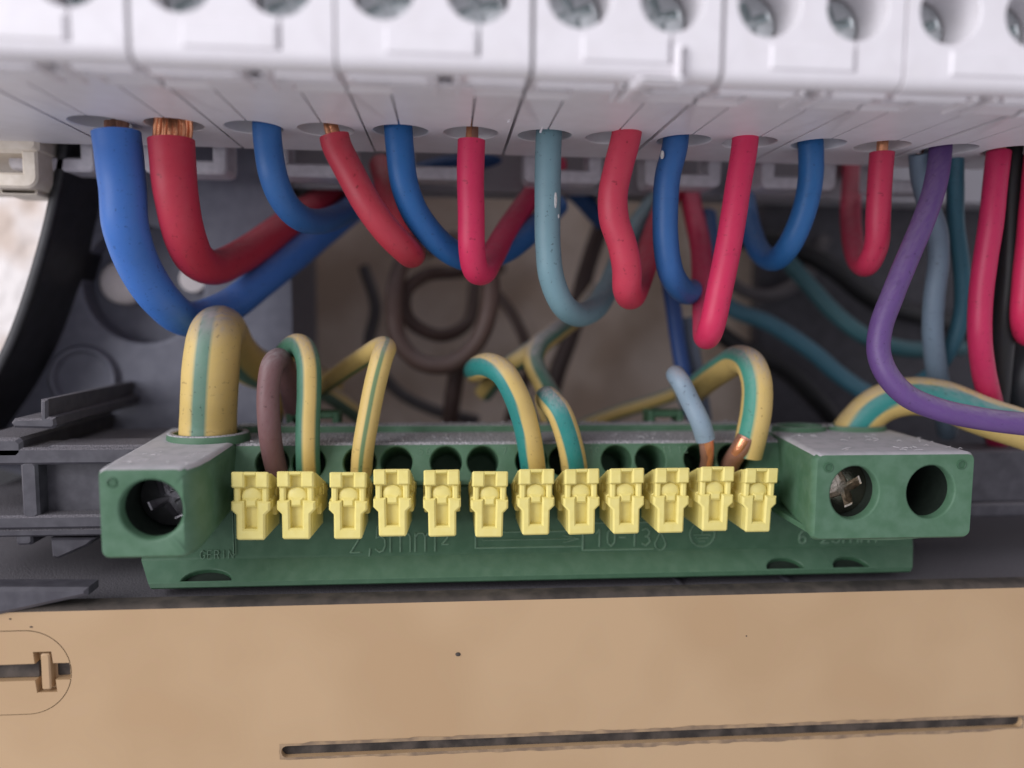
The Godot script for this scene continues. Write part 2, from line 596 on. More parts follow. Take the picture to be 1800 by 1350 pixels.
# ---------------------------------------------------------------- the place
func build_place() -> void:
	org = Vector3(0, 0, 0)
	begin()
	box(Vector3(-420, -260, -42), Vector3(420, 420, -12), 1.0)
	var w := commit("wall", M.plaster)
	mark(w, "rough pale plaster wall behind the open distribution board", "wall", "", "structure")

	org = Vector3(60, 40, -11)
	begin()
	box(Vector3(-44, -60, -11.9), Vector3(220, 160, -9.5), 0.5)  # added sheet; its browner tone holds the shade on the wall
	mark(commit("shade_board", M.board), "dull beige brown board added deep behind the wires, wall shade in its colour", "board")

	# beige lower cover with a turn lock and a slot coloured for dirt and shadow
	var t := thing("lower_cover", "beige plastic lower cover below the green terminal block", "cover", Vector3(10, 0, 59))
	begin()
	var front := func(p: Vector2, d: float) -> Vector3: return Vector3(p.x, p.y, 59.0 - d)
	var lx := -62.82
	var rx := -45.10
	var ly := 26.97
	var lock := round_rect(lx, rx, ly - 5.25, ly + 5.25, 5.2, 14)
	plate(rect(-90, -36, -10, 34.45), lock, Vector2(rx - 5.0, ly), 1.2, front)
	var sx0 := -20.70
	var sx1 := 77.66
	plate(rect(-36, 130, -10, 34.45), round_rect(sx0, sx1, 14.9, 16.5, 0.7, 5), Vector2((sx0 + sx1) / 2, 15.7), 1.6, front, false, false, 0.25)
	quad(Vector3(130, -10, 56.5), Vector3(-90, -10, 56.5), Vector3(-90, 35, 56.5), Vector3(130, 35, 56.5))
	quad(Vector3(-90, -10, 56.5), Vector3(130, -10, 56.5), Vector3(130, -10, 59), Vector3(-90, -10, 59))
	commit("panel", M.tan, t, 50.0)
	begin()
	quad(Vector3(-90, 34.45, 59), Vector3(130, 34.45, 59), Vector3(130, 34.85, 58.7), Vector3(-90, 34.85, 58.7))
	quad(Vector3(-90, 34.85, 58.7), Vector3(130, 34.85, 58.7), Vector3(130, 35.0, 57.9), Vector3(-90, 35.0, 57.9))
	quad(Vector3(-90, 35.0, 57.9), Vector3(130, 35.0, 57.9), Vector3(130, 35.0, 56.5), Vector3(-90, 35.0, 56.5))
	commit("shaded_edge", M.tan_dirt_shade, t, 60.0)  # dark rim paints the shading along the top edge of the cover
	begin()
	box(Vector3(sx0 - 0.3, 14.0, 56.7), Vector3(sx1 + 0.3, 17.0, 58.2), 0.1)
	commit("slot_dirt_shade", M.tan_dirt_shade, t)  # dirt and the shadow in the groove painted as one dark fill
	begin()
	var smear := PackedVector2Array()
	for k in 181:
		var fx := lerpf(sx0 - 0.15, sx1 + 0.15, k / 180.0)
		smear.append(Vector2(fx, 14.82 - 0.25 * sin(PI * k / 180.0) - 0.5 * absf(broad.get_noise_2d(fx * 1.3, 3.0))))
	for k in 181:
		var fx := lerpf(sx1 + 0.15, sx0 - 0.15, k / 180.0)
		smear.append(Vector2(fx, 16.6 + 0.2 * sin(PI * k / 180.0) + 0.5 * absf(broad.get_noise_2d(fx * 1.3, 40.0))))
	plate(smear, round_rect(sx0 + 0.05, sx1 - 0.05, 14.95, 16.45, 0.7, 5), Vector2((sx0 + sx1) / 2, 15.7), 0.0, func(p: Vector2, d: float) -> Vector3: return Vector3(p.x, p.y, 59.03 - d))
	commit("grime_shade_smear", M.grime_shade, t)  # brown band paints grime together with the soft shadow round the groove
	begin()
	var cx := -48.17
	var cross := PackedVector2Array()
	for q in [[-8.0, -1.0], [-1.15, -1.0], [-1.0, -2.55], [1.3, -2.55], [1.15, -1.0], [2.9, -1.0], [2.9, 1.05], [0.95, 1.05], [0.8, 2.5], [-1.25, 2.5], [-1.1, 1.05], [-8.0, 1.05]]:
		cross.append(Vector2(cx + q[0], ly + q[1]))
	plate(shrink(lock, 0.09), cross, Vector2(cx, ly), 1.7, front, false, true, 0.06)
	var lk := commit("turn_lock", M.tan, t, 40.0)
	begin()
	box(Vector3(cx - 0.42, ly - 2.2, 56.9), Vector3(cx + 0.62, ly + 2.25, 59.05), 0.15)
	commit("lock_bar", M.tan, lk)
	begin()
	box(Vector3(cx - 7.8, ly - 0.98, 57.2), Vector3(cx - 1.0, ly + 1.0, 58.2), 0.1)
	box(Vector3(cx + 0.9, ly - 0.98, 57.2), Vector3(cx + 2.85, ly + 1.0, 57.9), 0.1)
	commit("slot_dirt_shade", M.tan_dirt_shade, lk)

	# dark frame floor under the block
	t = thing("base_frame", "dark grey dusty frame floor between the terminal block and the beige cover", "frame", Vector3(10, 30, 40))
	begin()
	extrude_x([Vector3(0, 30, 4), Vector3(0, 36.5, 4), Vector3(0, 36.0, 26), Vector3(0, 34.3, 50), Vector3(0, 34.0, 56.4), Vector3(0, 30, 56.4)], -90, 130)
	commit("floor_plate", M.dark_dust, t, 40.0)
	begin()
	for k in 2:
		box(Vector3(30.59 + 15.0 * k, 34.1, 45), Vector3(30.59 + 15.2 * k + 0.6, 34.7, 56), 0.1)
	commit("floor_rib", M.dark, t)
	begin()
	var skirt := PackedVector2Array()
	for q in [Vector2(-58.06, 33.43), Vector2(-52.08, 34.50), Vector2(-48.49, 35.23), Vector2(-42.67, 36.47), Vector2(-42.63, 37.44), Vector2(-57.81, 37.80)]: skirt.append(q)
	prism(skirt, 56.6, 59.6, 0.4)
	commit("front_skirt", M.dark, t, 40.0)

	# black plate behind the right-hand wires
	org = Vector3(90, 60, 2)
	begin()
	box(Vector3(60.82, 5, 2), Vector3(160, 130, 6), 0.5)
	mark(commit("back_plate", M.dark), "black plastic back plate behind the tangle of wires on the right", "plate")

	# side plate at the left with its round screw recess
	t = thing("side_plate", "dark grey moulded side plate with a curved edge coloured black for shade and round screw recess", "plate", Vector3(-60, 40, 0))
	var curve := [Vector2(-54.20, 94.29), Vector2(-54.55, 91.57), Vector2(-55.50, 87.28), Vector2(-56.80, 82.17), Vector2(-58.51, 76.63), Vector2(-60.45, 71.04), Vector2(-62.80, 65.42), Vector2(-66.16, 59.36), Vector2(-70.64, 52.87), Vector2(-74.83, 46.34)]
	begin()
	var path := spline(curve.map(func(q): return Vector3(q.x, q.y, 0)), 5)
	var out: Array = []
	for i in path.size():
		var d := (path[mini(i + 1, path.size() - 1)] - path[maxi(i - 1, 0)]).normalized()
		var nrm := Vector3(-d.y, d.x, 0)
		out.append([path[i], path[i] + nrm * 1.6])
	for i in out.size() - 1:
		var zs := [25.0, 37.6, 38.0, 38.0, 37.6, -12.0]
		var fs := [0.0, 0.0, 0.25, 0.75, 1.0, 1.0]
		for k in 5:
			var g := func(o: Array, n: int) -> Vector3: return (o[0] as Vector3).lerp(o[1], fs[n]) + Vector3(0, 0, zs[n])
			quad(g.call(out[i], k), g.call(out[i], k + 1), g.call(out[i + 1], k + 1), g.call(out[i + 1], k))
	commit("curved_rim", M.black, t, 60.0)  # black colour stands in for shade on the side facing away from light
	begin()
	var hole := Vector2(-48.08, 74.45)
	var plate_poly := PackedVector2Array([Vector2(-25.04, 30), Vector2(-25.04, 106)])
	for p in path: plate_poly.append(Vector2(p.x + 0.4, p.y))
	plate(plate_poly, circle(hole, 9.3, 40), hole, 8.0, func(p: Vector2, d: float) -> Vector3: return Vector3(p.x, p.y, 26.0 - d * 0.6), false, true, 0.8)
	quad(Vector3(-25.04, 30, 26), Vector3(-25.04, 30, 3), Vector3(-25.04, 106, 3), Vector3(-25.04, 106, 26))
	var pl := commit("plate_face", M.slate, t, 40.0)
	begin()
	var sc := Vector3(-51.97, 74.83, 24.50)
	lathe([Vector2(3.6, 0), Vector2(3.5, 1.4), Vector2(2.8, 2.2), Vector2(1.2, 2.5), Vector2(0, 2.55)], sc - Vector3(0, 0, 2), Basis(Vector3(1, 0, 0), PI / 2))
	commit("screw", M.pale_screw, pl, 50.0)
	begin()
	lathe([Vector2(2.2, 0), Vector2(2.1, 1.2), Vector2(0, 1.4)], Vector3(-41.32, 75.52, 24.00) - Vector3(0, 0, 2), Basis(Vector3(1, 0, 0), PI / 2))
	commit("screw", M.pale_screw, pl, 50.0)
	begin()
	lathe([Vector2(5.4, 0), Vector2(5.2, 0.9), Vector2(4.9, 1.2), Vector2(4.4, 1.1), Vector2(4.0, 0.3), Vector2(0, 0.3)], Vector3(-57.30, 59.57, 26.00), Basis(Vector3(1, 0, 0), PI / 2))
	commit("boss", M.slate, pl, 40.0)

	# mounting arm and rail that carry the block
	t = thing("mounting_bracket", "dark grey ribbed mounting arm running back left of the block", "bracket", Vector3(-52, 56, 20))
	begin()
	var rib := PackedVector2Array()
	for q in [Vector2(-49.96, 59.11), Vector2(-50.84, 59.11), Vector2(-50.95, 56.75), Vector2(-54.07, 56.69), Vector2(-54.50, 56.12), Vector2(-54.13, 55.54), Vector2(-49.52, 55.37), Vector2(-49.09, 55.80), Vector2(-49.18, 56.81), Vector2(-50.06, 56.89)]: rib.append(q)
	prism(rib, 12, 52, 0.3)
	commit("upper_rib", M.dark, t, 30.0, M.dark_dust)
	begin()
	box(Vector3(-59.89, 51.65, 14), Vector3(-53.28, 54.25, 52), 0.4)
	box(Vector3(-59.89, 52.08, 14), Vector3(-55.31, 54.68, 40), 0.3)
	commit("stop_block", M.dark, t, 30.0, M.dark_dust)
	begin()
	box(Vector3(-52.93, 51.08, 30), Vector3(-35.14, 52.08, 40), 0.3)
	commit("cross_rib", M.dark, t, 30.0, M.dark_dust)

	t = thing("support_rail", "dark grey plastic rail with a sunken panel that holds the green block", "rail", Vector3(10, 46, 40))
	begin()
	var y0 := 42.51
	var y1 := 44.29
	var y2 := 50.80
	var y3 := 52.98
	var x_in := -51.65
	box(Vector3(-66.90, y2, 46), Vector3(-37, y3, 52), 0.3)
	box(Vector3(-50.35, y3 - 0.6, 46.2), Vector3(-37, y3 + 0.25, 51.8), 0.3)
	box(Vector3(-66.90, y0, 46), Vector3(-37, y1, 52), 0.3)
	box(Vector3(-53.70, y1 - 0.4, 45.8), Vector3(x_in, y2 + 0.4, 51.9), 0.3)
	commit("rail_frame", M.dark, t, 30.0, M.dark_dust)
	begin()
	box(Vector3(x_in - 1.0, y1 - 0.5, 44.5), Vector3(-34, y2 + 0.5, 49.6), 0.2)
	commit("sunken_panel", M.dark, t)
	begin()
	box(Vector3(-66.90, y0 + 0.3, 20), Vector3(-53.70 + 0.2, y1 - 0.2, 46.2), 0.2)
	box(Vector3(-66.90, y2 + 0.4, 20), Vector3(-53.70 + 0.2, y3 - 0.6, 46.2), 0.2)
	commit("shelf", M.dark, t, 30.0, M.dark_dust)
	begin()
	box(Vector3(-101.67, y0 - 3.0, 18), Vector3(-42, y3 + 1.0, 20.5), 0.2)
	commit("gap_shade_sheet", M.black, t)  # black sheet added so the gap behind the frame looks dark
	begin()
	box(Vector3(-66.90, 41.39, 40), Vector3(-37, y0 - 0.05, 51.5), 0.25)
	box(Vector3(-55.06, 40.24, 44), Vector3(-53.02, y0 - 0.6, 51.2), 0.25)
	commit("lower_lip", M.dark, t, 30.0, M.dark_dust)
	begin()
	var wedge := PackedVector2Array()
	for q in [Vector2(-51.23, 40.91), Vector2(-51.14, 38.36), Vector2(-50.38, 38.12), Vector2(-46.66, 39.77), Vector2(-45.56, 40.81)]: wedge.append(q)
	prism(wedge, 34, 50.5, 0.3)
	commit("wedge_foot", M.dark, t)
	begin()
	box(Vector3(52, 42.85, 40), Vector3(128, 50.73, 47), 0.3)
	box(Vector3(52, 40.95, 40), Vector3(128, 43.02, 47.9), 0.3)
	commit("rail_frame", M.dark, t, 30.0, M.dark_dust)
	begin()
	box(Vector3(-36, 42, 30), Vector3(56, 50, 40.5), 0.3)
	commit("rail_core", M.dark, t)

	# steel rail that the breakers clip onto
	org = Vector3(10, 90, 20)
	begin()
	extrude_x([Vector3(0, 90.2, 17), Vector3(0, 124, 17), Vector3(0, 124, 18), Vector3(0, 97, 18), Vector3(0, 97, 24), Vector3(0, 90.2, 24), Vector3(0, 90.2, 23), Vector3(0, 96, 23), Vector3(0, 96, 18), Vector3(0, 90.2, 18)], -78, 128)
	mark(commit("mounting_rail", M.steel), "grey steel mounting rail behind the breakers' clips", "rail")

	# cream end clamp at the left
	t = thing("end_clamp", "cream plastic end clamp with a looped foot at the far left", "clamp", Vector3(-60, 92, 40))
	begin()
	box(Vector3(-86, 91.20, 10), Vector3(-54.70, 135, 42), 0.5)
	commit("clamp_body", M.cream, t)
	begin()
	var a := Vector2(-54.91, 91.27)
	var u := PackedVector2Array()
	var bot := 86.57
	u.append(Vector2(a.x, a.y + 0.3))
	u.append(Vector2(a.x - 2.0, a.y + 0.3))
	for q in round_rect(a.x - 16.0, a.x - 1.7, 88.52, 90.24, 0.4, 3): pass
	u.append(Vector2(a.x - 2.0, 88.59))
	u.append(Vector2(a.x - 16.0, 88.59))
	u.append(Vector2(a.x - 16.0, bot))
	for k in 7:
		var an := deg_to_rad(-90.0 + 15.0 * k)
		u.append(Vector2(a.x - 1.6 + 1.6 * cos(an), bot + 1.6 + 1.6 * sin(an)))
	prism(u, 33, 42, 0.3)
	box(Vector3(a.x - 6.0, bot - 0.6, 34), Vector3(a.x - 1.2, bot + 0.2, 40), 0.2)
	commit("looped_foot", M.cream, t, 40.0)

# ---------------------------------------------------------------- breakers
const XA := 4.2
const XB := 12.9
func build_breaker(wired := true) -> Node3D:
	var t := thing("circuit_breaker", "", "circuit breaker", Vector3(0, 92.7, 33), "white breakers side by side on the rail")
	var prof := [Vector3(0, 92.7, 41), Vector3(0, 97, 41), Vector3(0, 97, 33), Vector3(0, 135, 33), Vector3(0, 135, 78.5), Vector3(0, 93.4, 78.5), Vector3(0, 92.95, 78.38), Vector3(0, 92.6, 78.05), Vector3(0, 92.38, 77.6), Vector3(0, 92.3, 77.0), Vector3(0, 92.75, 71.0), Vector3(0, 92.42, 70.3), Vector3(0, 92.45, 69.6), Vector3(0, 92.7, 69.2)]
	begin()
	extrude_x(prof, 0, 17.66, [4, 9, 13])
	var face := func(p: Vector2, d: float) -> Vector3: return Vector3(p.x, p.y, 78.5 - d)
	var under := func(p: Vector2, d: float) -> Vector3: return Vector3(p.x, 92.7 + d, p.y)
	var lip := func(p: Vector2, d: float) -> Vector3: return Vector3(p.x, 92.3 + (77.0 - p.y) * 0.075 + d, p.y)
	plate(rect(0, 8.6, 93.4, 108), circle(Vector2(XA, 99.6), 3.05, 36), Vector2(XA, 99.6), 9.5, face, false, true, 0.12)
	plate(rect(8.6, 17.66, 93.4, 108), keyhole(Vector2(XB, 99.6), 3.05, -PI / 2, 2.9, 0.11, 36), Vector2(XB, 99.6), 9.5, face, false, true, 0.1)
	quad(Vector3(0, 108, 78.5), Vector3(17.66, 108, 78.5), Vector3(17.66, 135, 78.5), Vector3(0, 135, 78.5))
	if wired: plate(rect(0, 8.6, 41, 69.2), keyhole(Vector2(XA, 53), 3.4, PI / 2, 12.6, 0.11, 36), Vector2(XA, 53), 2.2, under, false, false, 0.12)
	if wired: plate(rect(8.6, 17.66, 41, 69.2), keyhole(Vector2(XB, 53), 3.4, PI / 2, 12.6, 0.11, 36), Vector2(XB, 53), 2.2, under, false, false, 0.12)
	if not wired: quad(Vector3(0, 92.7, 41), Vector3(17.66, 92.7, 41), Vector3(17.66, 92.7, 69.2), Vector3(0, 92.7, 69.2))
	plate(rect(0, 8.6, 71, 77), rect(0.9, 7.4, 72.2, 75.2), Vector2(4.2, 73.7), 1.1, lip, false, true, 0.1)
	plate(rect(8.6, 11.2, 71, 77), rect(9.1, 10.5, 71.9, 76.4), Vector2(9.8, 74), 2.6, lip, false, true, 0.1)
	plate(rect(11.2, 17.66, 71, 77), rect(12.2, 17.0, 74.0, 75.8), Vector2(14.6, 75), 1.6, lip, false, true, 0.1)
	commit("housing", M.white, t, 33.0)
	begin()
	prism(rect(XA + 0.2, XB - 0.25, 93.6, 95.9), 78.4, 78.75, 0.16)
	commit("label_lip", M.white, t)
	begin()
	box(Vector3(XA + 0.15, 92.33, 70.4), Vector3(XB - 0.2, 92.9, 73.6), 0.12)
	commit("terminal_cover", M.white, t)
	begin()
	prism(PackedVector2Array([Vector2(3.2, 95.0), Vector2(3.2, 90.6), Vector2(3.35, 90.1), Vector2(3.7, 89.75), Vector2(4.2, 89.6), Vector2(13.8, 89.6), Vector2(14.3, 89.75), Vector2(14.65, 90.1), Vector2(14.8, 90.6), Vector2(14.8, 95.0), Vector2(12.8, 95.0), Vector2(12.8, 91.5), Vector2(5.2, 91.5), Vector2(5.2, 95.0)]), 33, 38, 0.3)
	commit("rail_clip", M.grey_white, t)
	if wired:
		for x in [XA, XB]:
			begin()
			lathe([Vector2(3.55, 94.8), Vector2(3.55, 106), Vector2(0, 106)], Vector3(x, 0, 53))
			commit("wire_chamber", M.dark, t, 40.0)  # dark grey liner puts the darkness of the wire entry into colour
	begin()
	box(Vector3(0.5, 91.95, 75.5), Vector3(8.2, 92.7, 76.0), 0.12)
	box(Vector3(8.55, 91.9, 71.2), Vector3(8.95, 93.0, 76.8), 0.12)
	box(Vector3(10.8, 91.95, 71.2), Vector3(11.2, 93.0, 76.6), 0.12)
	box(Vector3(11.9, 91.95, 76.0), Vector3(17.4, 92.7, 76.4), 0.1)
	box(Vector3(11.6, 92.3, 73.2), Vector3(17.5, 92.9, 73.6), 0.1)
	commit("moulded_rib", M.white, t)
	for x in [XA, XB]:
		begin()
		var c := Vector2(x, 99.6)
		var cr := PackedVector2Array()
		var turn: float = 0.5 + x * 0.35
		for k in 4:
			for q in [[2.2, -0.42], [2.2, 0.42], [0.45, 0.45]]: cr.append(c + Vector2(q[0], q[1]).rotated(turn + k * PI / 2))
		plate(circle(c, 2.75, 30), cr, c, 1.3, func(p: Vector2, d: float) -> Vector3: return Vector3(p.x, p.y, 73.6 - d - 0.12 * (p - c).length_squared() / 2.0), false, true, 0.15)
		lathe([Vector2(2.75, -4.2), Vector2(2.75, -0.9)], Vector3(x, 99.6, 73.6), Basis(Vector3(1, 0, 0), PI / 2), 30)
		commit("screw", M.zinc, t, 30.0)
	return t

func build_breakers() -> void:
	var first := build_breaker()
	var blank := build_breaker(false)
	var names := ["white breaker at the far left beside the cream end clamp", "white breaker over the thick blue and thick red wires", "white breaker over the second blue wire and the dark red one leaning right", "white breaker over the third blue wire and the pink red hairpin", "white breaker with a bent tab, over the teal wire and the kinked red wire", "white breaker over the fourth blue wire and the longest pink red wire", "white breaker over the blue hook wire and the short red hook with bare copper", "white breaker at the far right over the purple, crimson and black wires"]
	for k in names.size():
		var b := first if k == 1 else blank
		if k > 1:
			b = first.duplicate()
			b.name = numbered("circuit_breaker")
			add_child(b)
		b.position = Vector3(-64.0 + 18.0 * k + [0.0, 0.0, 0.05, -0.05, 0.0, 0.1, 0.0, 0.1][k], 92.7 + [0, 0.05, 0, 0.05, 0, -0.1, -0.15, -0.3][k], 33.0 + [0, 0.1, 0, 0.15, 0.05, 0, 0.2, 0.1][k]) * MM
		b.set_meta("label", names[k])
		if k == 4:
			org = Vector3(0, 92.7, 33)
			begin()
			box(Vector3(9.6, 91.75, 77.0), Vector3(14.2, 92.4, 79.1), 0.25)
			box(Vector3(13.3, 91.85, 77.6), Vector3(14.3, 95.4, 79.15), 0.3)
			box(Vector3(9.2, 91.65, 72.0), Vector3(10.6, 92.3, 77.8), 0.25)
			commit("bent_tab", M.white, b)

# ---------------------------------------------------------------- the green earth terminal block
const HOLES := [-22.9, -18.2, -11.6, -6.8, -0.2, 4.7, 11.2, 15.7, 22.9, 27.6, 34.4, 39.1]
func build_block() -> void:
	var t := thing("terminal_block", "green earth terminal block with twelve yellow release levers", "terminal block", Vector3(10, 35, 45))
	# housing with its row of wire holes
	begin()
	var prof := [Vector3(0, 46, 40), Vector3(0, 54.1, 40), Vector3(0, 54.3, 40.2), Vector3(0, 54.35, 42.5), Vector3(0, 54.2, 42.8), Vector3(0, 53.3, 42.9), Vector3(0, 53.0, 49.7), Vector3(0, 52.7, 50.05), Vector3(0, 48.2, 51.55), Vector3(0, 47.6, 51.6), Vector3(0, 47.2, 50.9), Vector3(0, 46, 50.9)]
	extrude_x(prof, -29.5, 47.5, [7])
	var lo := Vector3(0, 48.2, 51.55)
	var up := (Vector3(0, 52.7, 50.05) - lo)
	var tall := up.length()
	up = up.normalized()
	var out := Vector3(1, 0, 0).cross(up)
	var slope := func(p: Vector2, d: float) -> Vector3: return lo + Vector3(p.x, 0, 0) + up * p.y - out * d
	for k in 12:
		var x0: float = -29.5 if k == 0 else (HOLES[k - 1] + HOLES[k]) / 2.0
		var x1: float = 47.5 if k == 11 else (HOLES[k] + HOLES[k + 1]) / 2.0
		plate(rect(x0, x1, 0, tall), circle(Vector2(HOLES[k], 2.42), 2.12, 32), Vector2(HOLES[k], 2.42), 9.0, slope, false, true, 0.16)
	commit("housing", M.green, t, 35.0, M.dust, 52.6)
	# flange with the raised lettering
	begin()
	var fl := [Vector3(0, 35.4, 39), Vector3(0, 47.3, 39), Vector3(0, 47.3, 51.2), Vector3(0, 47.0, 51.4), Vector3(0, 38.4, 51.6), Vector3(0, 38.1, 51.75), Vector3(2.0, 36.1, 54.9), Vector3(2.3, 35.6, 55.0), Vector3(2.3, 35.4, 54.8)]
	var fx0 := -39.46
	var fx1 := 65.39
	extrude_x(fl, fx0, fx1, [5])
	var top := Vector3(0, 38.1, 51.75)
	var bo := Vector3(0, 36.1, 54.9)
	var e := (top - bo).normalized()
	var tl := (top - bo).length()
	var no := Vector3(1, 0, 0).cross(e)
	var lip_map := func(p: Vector2, d: float) -> Vector3: return bo + Vector3(p.x, 0, 0) + e * p.y - no * d
	var shade_moons := []
	var mid := 50.32
	for n in [[-30.51, 3.1, PackedVector2Array([Vector2(fx0 + 2.0, 0), Vector2(0, 0), Vector2(0, tl), Vector2(fx0, tl)])], [45.57, 2.6, rect(0, mid, 0, tl)], [54.84, 2.5, PackedVector2Array([Vector2(mid, 0), Vector2(fx1 - 2.0, 0), Vector2(fx1, tl), Vector2(mid, tl)])]]:
		var moon := PackedVector2Array([Vector2(n[0] - n[1], 0.3), Vector2(n[0] + n[1], 0.3)])
		for k in range(1, 12): moon.append(Vector2(n[0] + n[1] * cos(PI * k / 12), 0.3 + 1.85 * sin(PI * k / 12)))
		for p in moon: shade_moons.append([n[0], p])
		plate(n[2], moon, Vector2(n[0], 1.0), 0.85, lip_map, false, true, 0.12)
	var flange := commit("flange", M.green_dark, t, 30.0, M.green_lit)  # darker face and lighter lip paint shade and light into the green
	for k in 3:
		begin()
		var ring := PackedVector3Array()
		for m in shade_moons.slice(k * 13, k * 13 + 13):
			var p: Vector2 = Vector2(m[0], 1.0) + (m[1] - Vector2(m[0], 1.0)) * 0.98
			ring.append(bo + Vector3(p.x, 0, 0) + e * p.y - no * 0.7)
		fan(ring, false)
		commit("notch", M.cavity, flange)  # dark patch paints the shade inside the shallow notch
	# end boxes
	begin()
	rings([rect_ring(-39.4, -27.4, 45.6, 53.75, 41, 0.8, 5), rect_ring(-39.2, -27.7, 44.4, 53.3, 52, 0.9, 5), rect_ring(-39.15, -28.0, 43.2, 53.0, 59, 1.0, 5), rect_ring(-39.1, -28.4, 42.5, 52.85, 61.6, 1.0, 5), rect_ring(-39.05, -28.8, 42.3, 52.8, 62.7, 1.0, 5), rect_ring(-38.98, -29.25, 42.3, 52.7, 63.5, 0.9, 5), rect_ring(-38.75, -29.75, 42.6, 52.5, 64, 0.8, 5)], true, false)
	var fr := func(p: Vector2, d: float) -> Vector3: return Vector3(p.x, p.y, 64.0 - d)
	plate(round_rect(-38.75, -29.75, 42.6, 52.5, 0.8, 5), circle(Vector2(-33.3, 47.9), 3.4, 40), Vector2(-33.3, 47.9), 1.5, fr, false, false, 0.35)
	var lb := commit("end_box", M.green, t, 50.0, M.dust_soft, 51.5)
	begin()
	var chin := []
	for z in [41.0, 52.0, 59.0, 62.4, 63.5]:
		var k: float = (z - 41.0) / 22.5
		chin.append(rect_ring(lerpf(47.0, 44.1, k), 64.8, lerpf(45.6, 42.9, k), lerpf(53.9, 53.75, k), z, 1.0, 5))
	chin.append(rect_ring(44.5, 64.5, 43.2, 53.5, 64, 0.8, 5))
	rings(chin, true, false)
	var outline := round_rect(44.5, 64.5, 43.2, 53.5, 0.8, 5)
	for h in [[49.4, 40.0, 54.3], [59.2, 54.3, 70.0]]:
		var part := Geometry2D.intersect_polygons(outline, rect(h[1], h[2], 30, 60))[0]
		if Geometry2D.is_polygon_clockwise(part): part.reverse()
		plate(part, circle(Vector2(h[0], 48.8), 3.05, 40, 1.08), Vector2(h[0], 48.8), 1.4, fr, false, false, 0.3)
	var rb := commit("end_box", M.green, t, 50.0, M.dust_soft, 51.5)
	for cav in [[-33.3, 47.9, 3.9, lb], [49.4, 48.8, 3.6, rb], [59.2, 48.8, 3.6, rb]]:      # clamp chambers lined near-black to paint the dark behind the holes
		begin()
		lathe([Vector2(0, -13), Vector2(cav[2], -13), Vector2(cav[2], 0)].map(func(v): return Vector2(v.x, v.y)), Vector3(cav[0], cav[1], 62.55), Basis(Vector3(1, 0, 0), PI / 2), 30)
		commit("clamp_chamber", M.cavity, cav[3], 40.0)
	begin()
	var belly := PackedVector2Array()
	for k in 15: belly.append(Vector2(44.4 + 20.0 * k / 14.0, 43.5 - 0.9 * sin(PI * k / 14.0)))
	belly.append(Vector2(64.4, 44.2)); belly.append(Vector2(44.4, 44.2))
	prism(belly, 46, 63.7, 0.5)
	commit("rounded_chin", M.green, t, 40.0)
	for d in [[-37.4, 51.1, lb], [45.9, 52.0, rb], [62.9, 52.2, rb]]:
		begin()
		lathe([Vector2(0.62, 0), Vector2(0.60, 0.10), Vector2(0.46, 0.14), Vector2(0.42, 0.10), Vector2(0.40, 0.02), Vector2(0, 0.02)], Vector3(d[0], d[1], 64.0), Basis(Vector3(1, 0, 0), PI / 2), 18)
		commit("dimple", M.green_dark, d[2], 40.0)
	for sc in [[-33.3, 47.9, 62.0, M.steel], [49.4, 48.8, 64.6, M.brass]]:
		begin()
		var c := Vector2(sc[0], sc[1])
		var cr := PackedVector2Array()
		for k in 4:
			for q in [[2.4, -0.5], [2.4, 0.5], [0.55, 0.55]]: cr.append(c + Vector2(q[0], q[1]).rotated(0.4 + k * PI / 2))
		plate(circle(c, 3.55, 28), cr, c, 1.5, func(p: Vector2, dd: float) -> Vector3: return Vector3(p.x, p.y, sc[2] - 3.0 - dd - 0.1 * (p - c).length_squared()), false, true, 0.2)
		commit("clamp_screw", sc[3], lb if sc[0] < 0.0 else rb, 30.0)
	# oval collars on top of the end boxes
	for c in [[-31.87, 47.5, 5.2, 4.6, 53.0], [50.57, 46.4, 3.9, 2.6, 53.3], [59.29, 46.4, 4.2, 2.6, 53.3]]:
		begin()
		lathe([Vector2(1.03, 0), Vector2(1.0, 1.1), Vector2(0.97, 1.25), Vector2(0.87, 1.25), Vector2(0.84, 1.1), Vector2(0.82, 0.6)], Vector3(c[0], c[4], c[1]), Basis(), 40, c[2], c[3])
		var cl := commit("collar", M.green, t, 45.0, M.dust)
		begin()
		lathe([Vector2(0.83, 0.62), Vector2(0, 0.62)], Vector3(c[0], c[4], c[1]), Basis(), 32, c[2], c[3])
		commit("painted_opening", M.black, cl)  # flat black disc paints the dark of an opening
	# catches behind
	for hk in [[-23.30, -15.72], [30.12, 35.56]]:
		begin()
		box(Vector3(hk[0], 52, 36.5), Vector3(hk[0] + 1.0, 55.9, 40.2), 0.2)
		box(Vector3(hk[1] - 1.0, 52, 36.5), Vector3(hk[1], 55.9, 40.2), 0.2)
		box(Vector3(hk[0] + 0.9, 54.9, 36.5), Vector3(hk[1] - 0.9, 55.85, 40.1), 0.2)
		commit("catch", M.green_dark, t)
	# raised ridge beside the maker's lettering, ribs beside the lever row
	begin()
	box(Vector3(-27.9, 38.6, 51.2), Vector3(-27.5, 44.5, 51.85), 0.12)
	commit("ridge", M.green_mark, t)
	# lettering and signs
	var wall_map := func(p: Vector2, d: float) -> Vector3: return Vector3(p.x, p.y, 51.62 - d - (p.y - 38.4) * 0.023)
	begin()
	letters("2,5mm", Vector2(-12.95, 38.63), 3.5, 1.55, 2.05, wall_map)
	letters("2", Vector2(-0.85, 39.53), 1.6, 1.0, 1.0, wall_map)
	commit("lettering", M.green_mark, t)
	begin()
	letters("10-13", Vector2(19.87, 38.85), 2.4, 1.3, 1.62, wall_map)
	commit("lettering", M.green_mark, t)
	begin()
	letters("6-25mm", Vector2(48.55, 38.75), 1.8, 1.25, 1.65, wall_map)
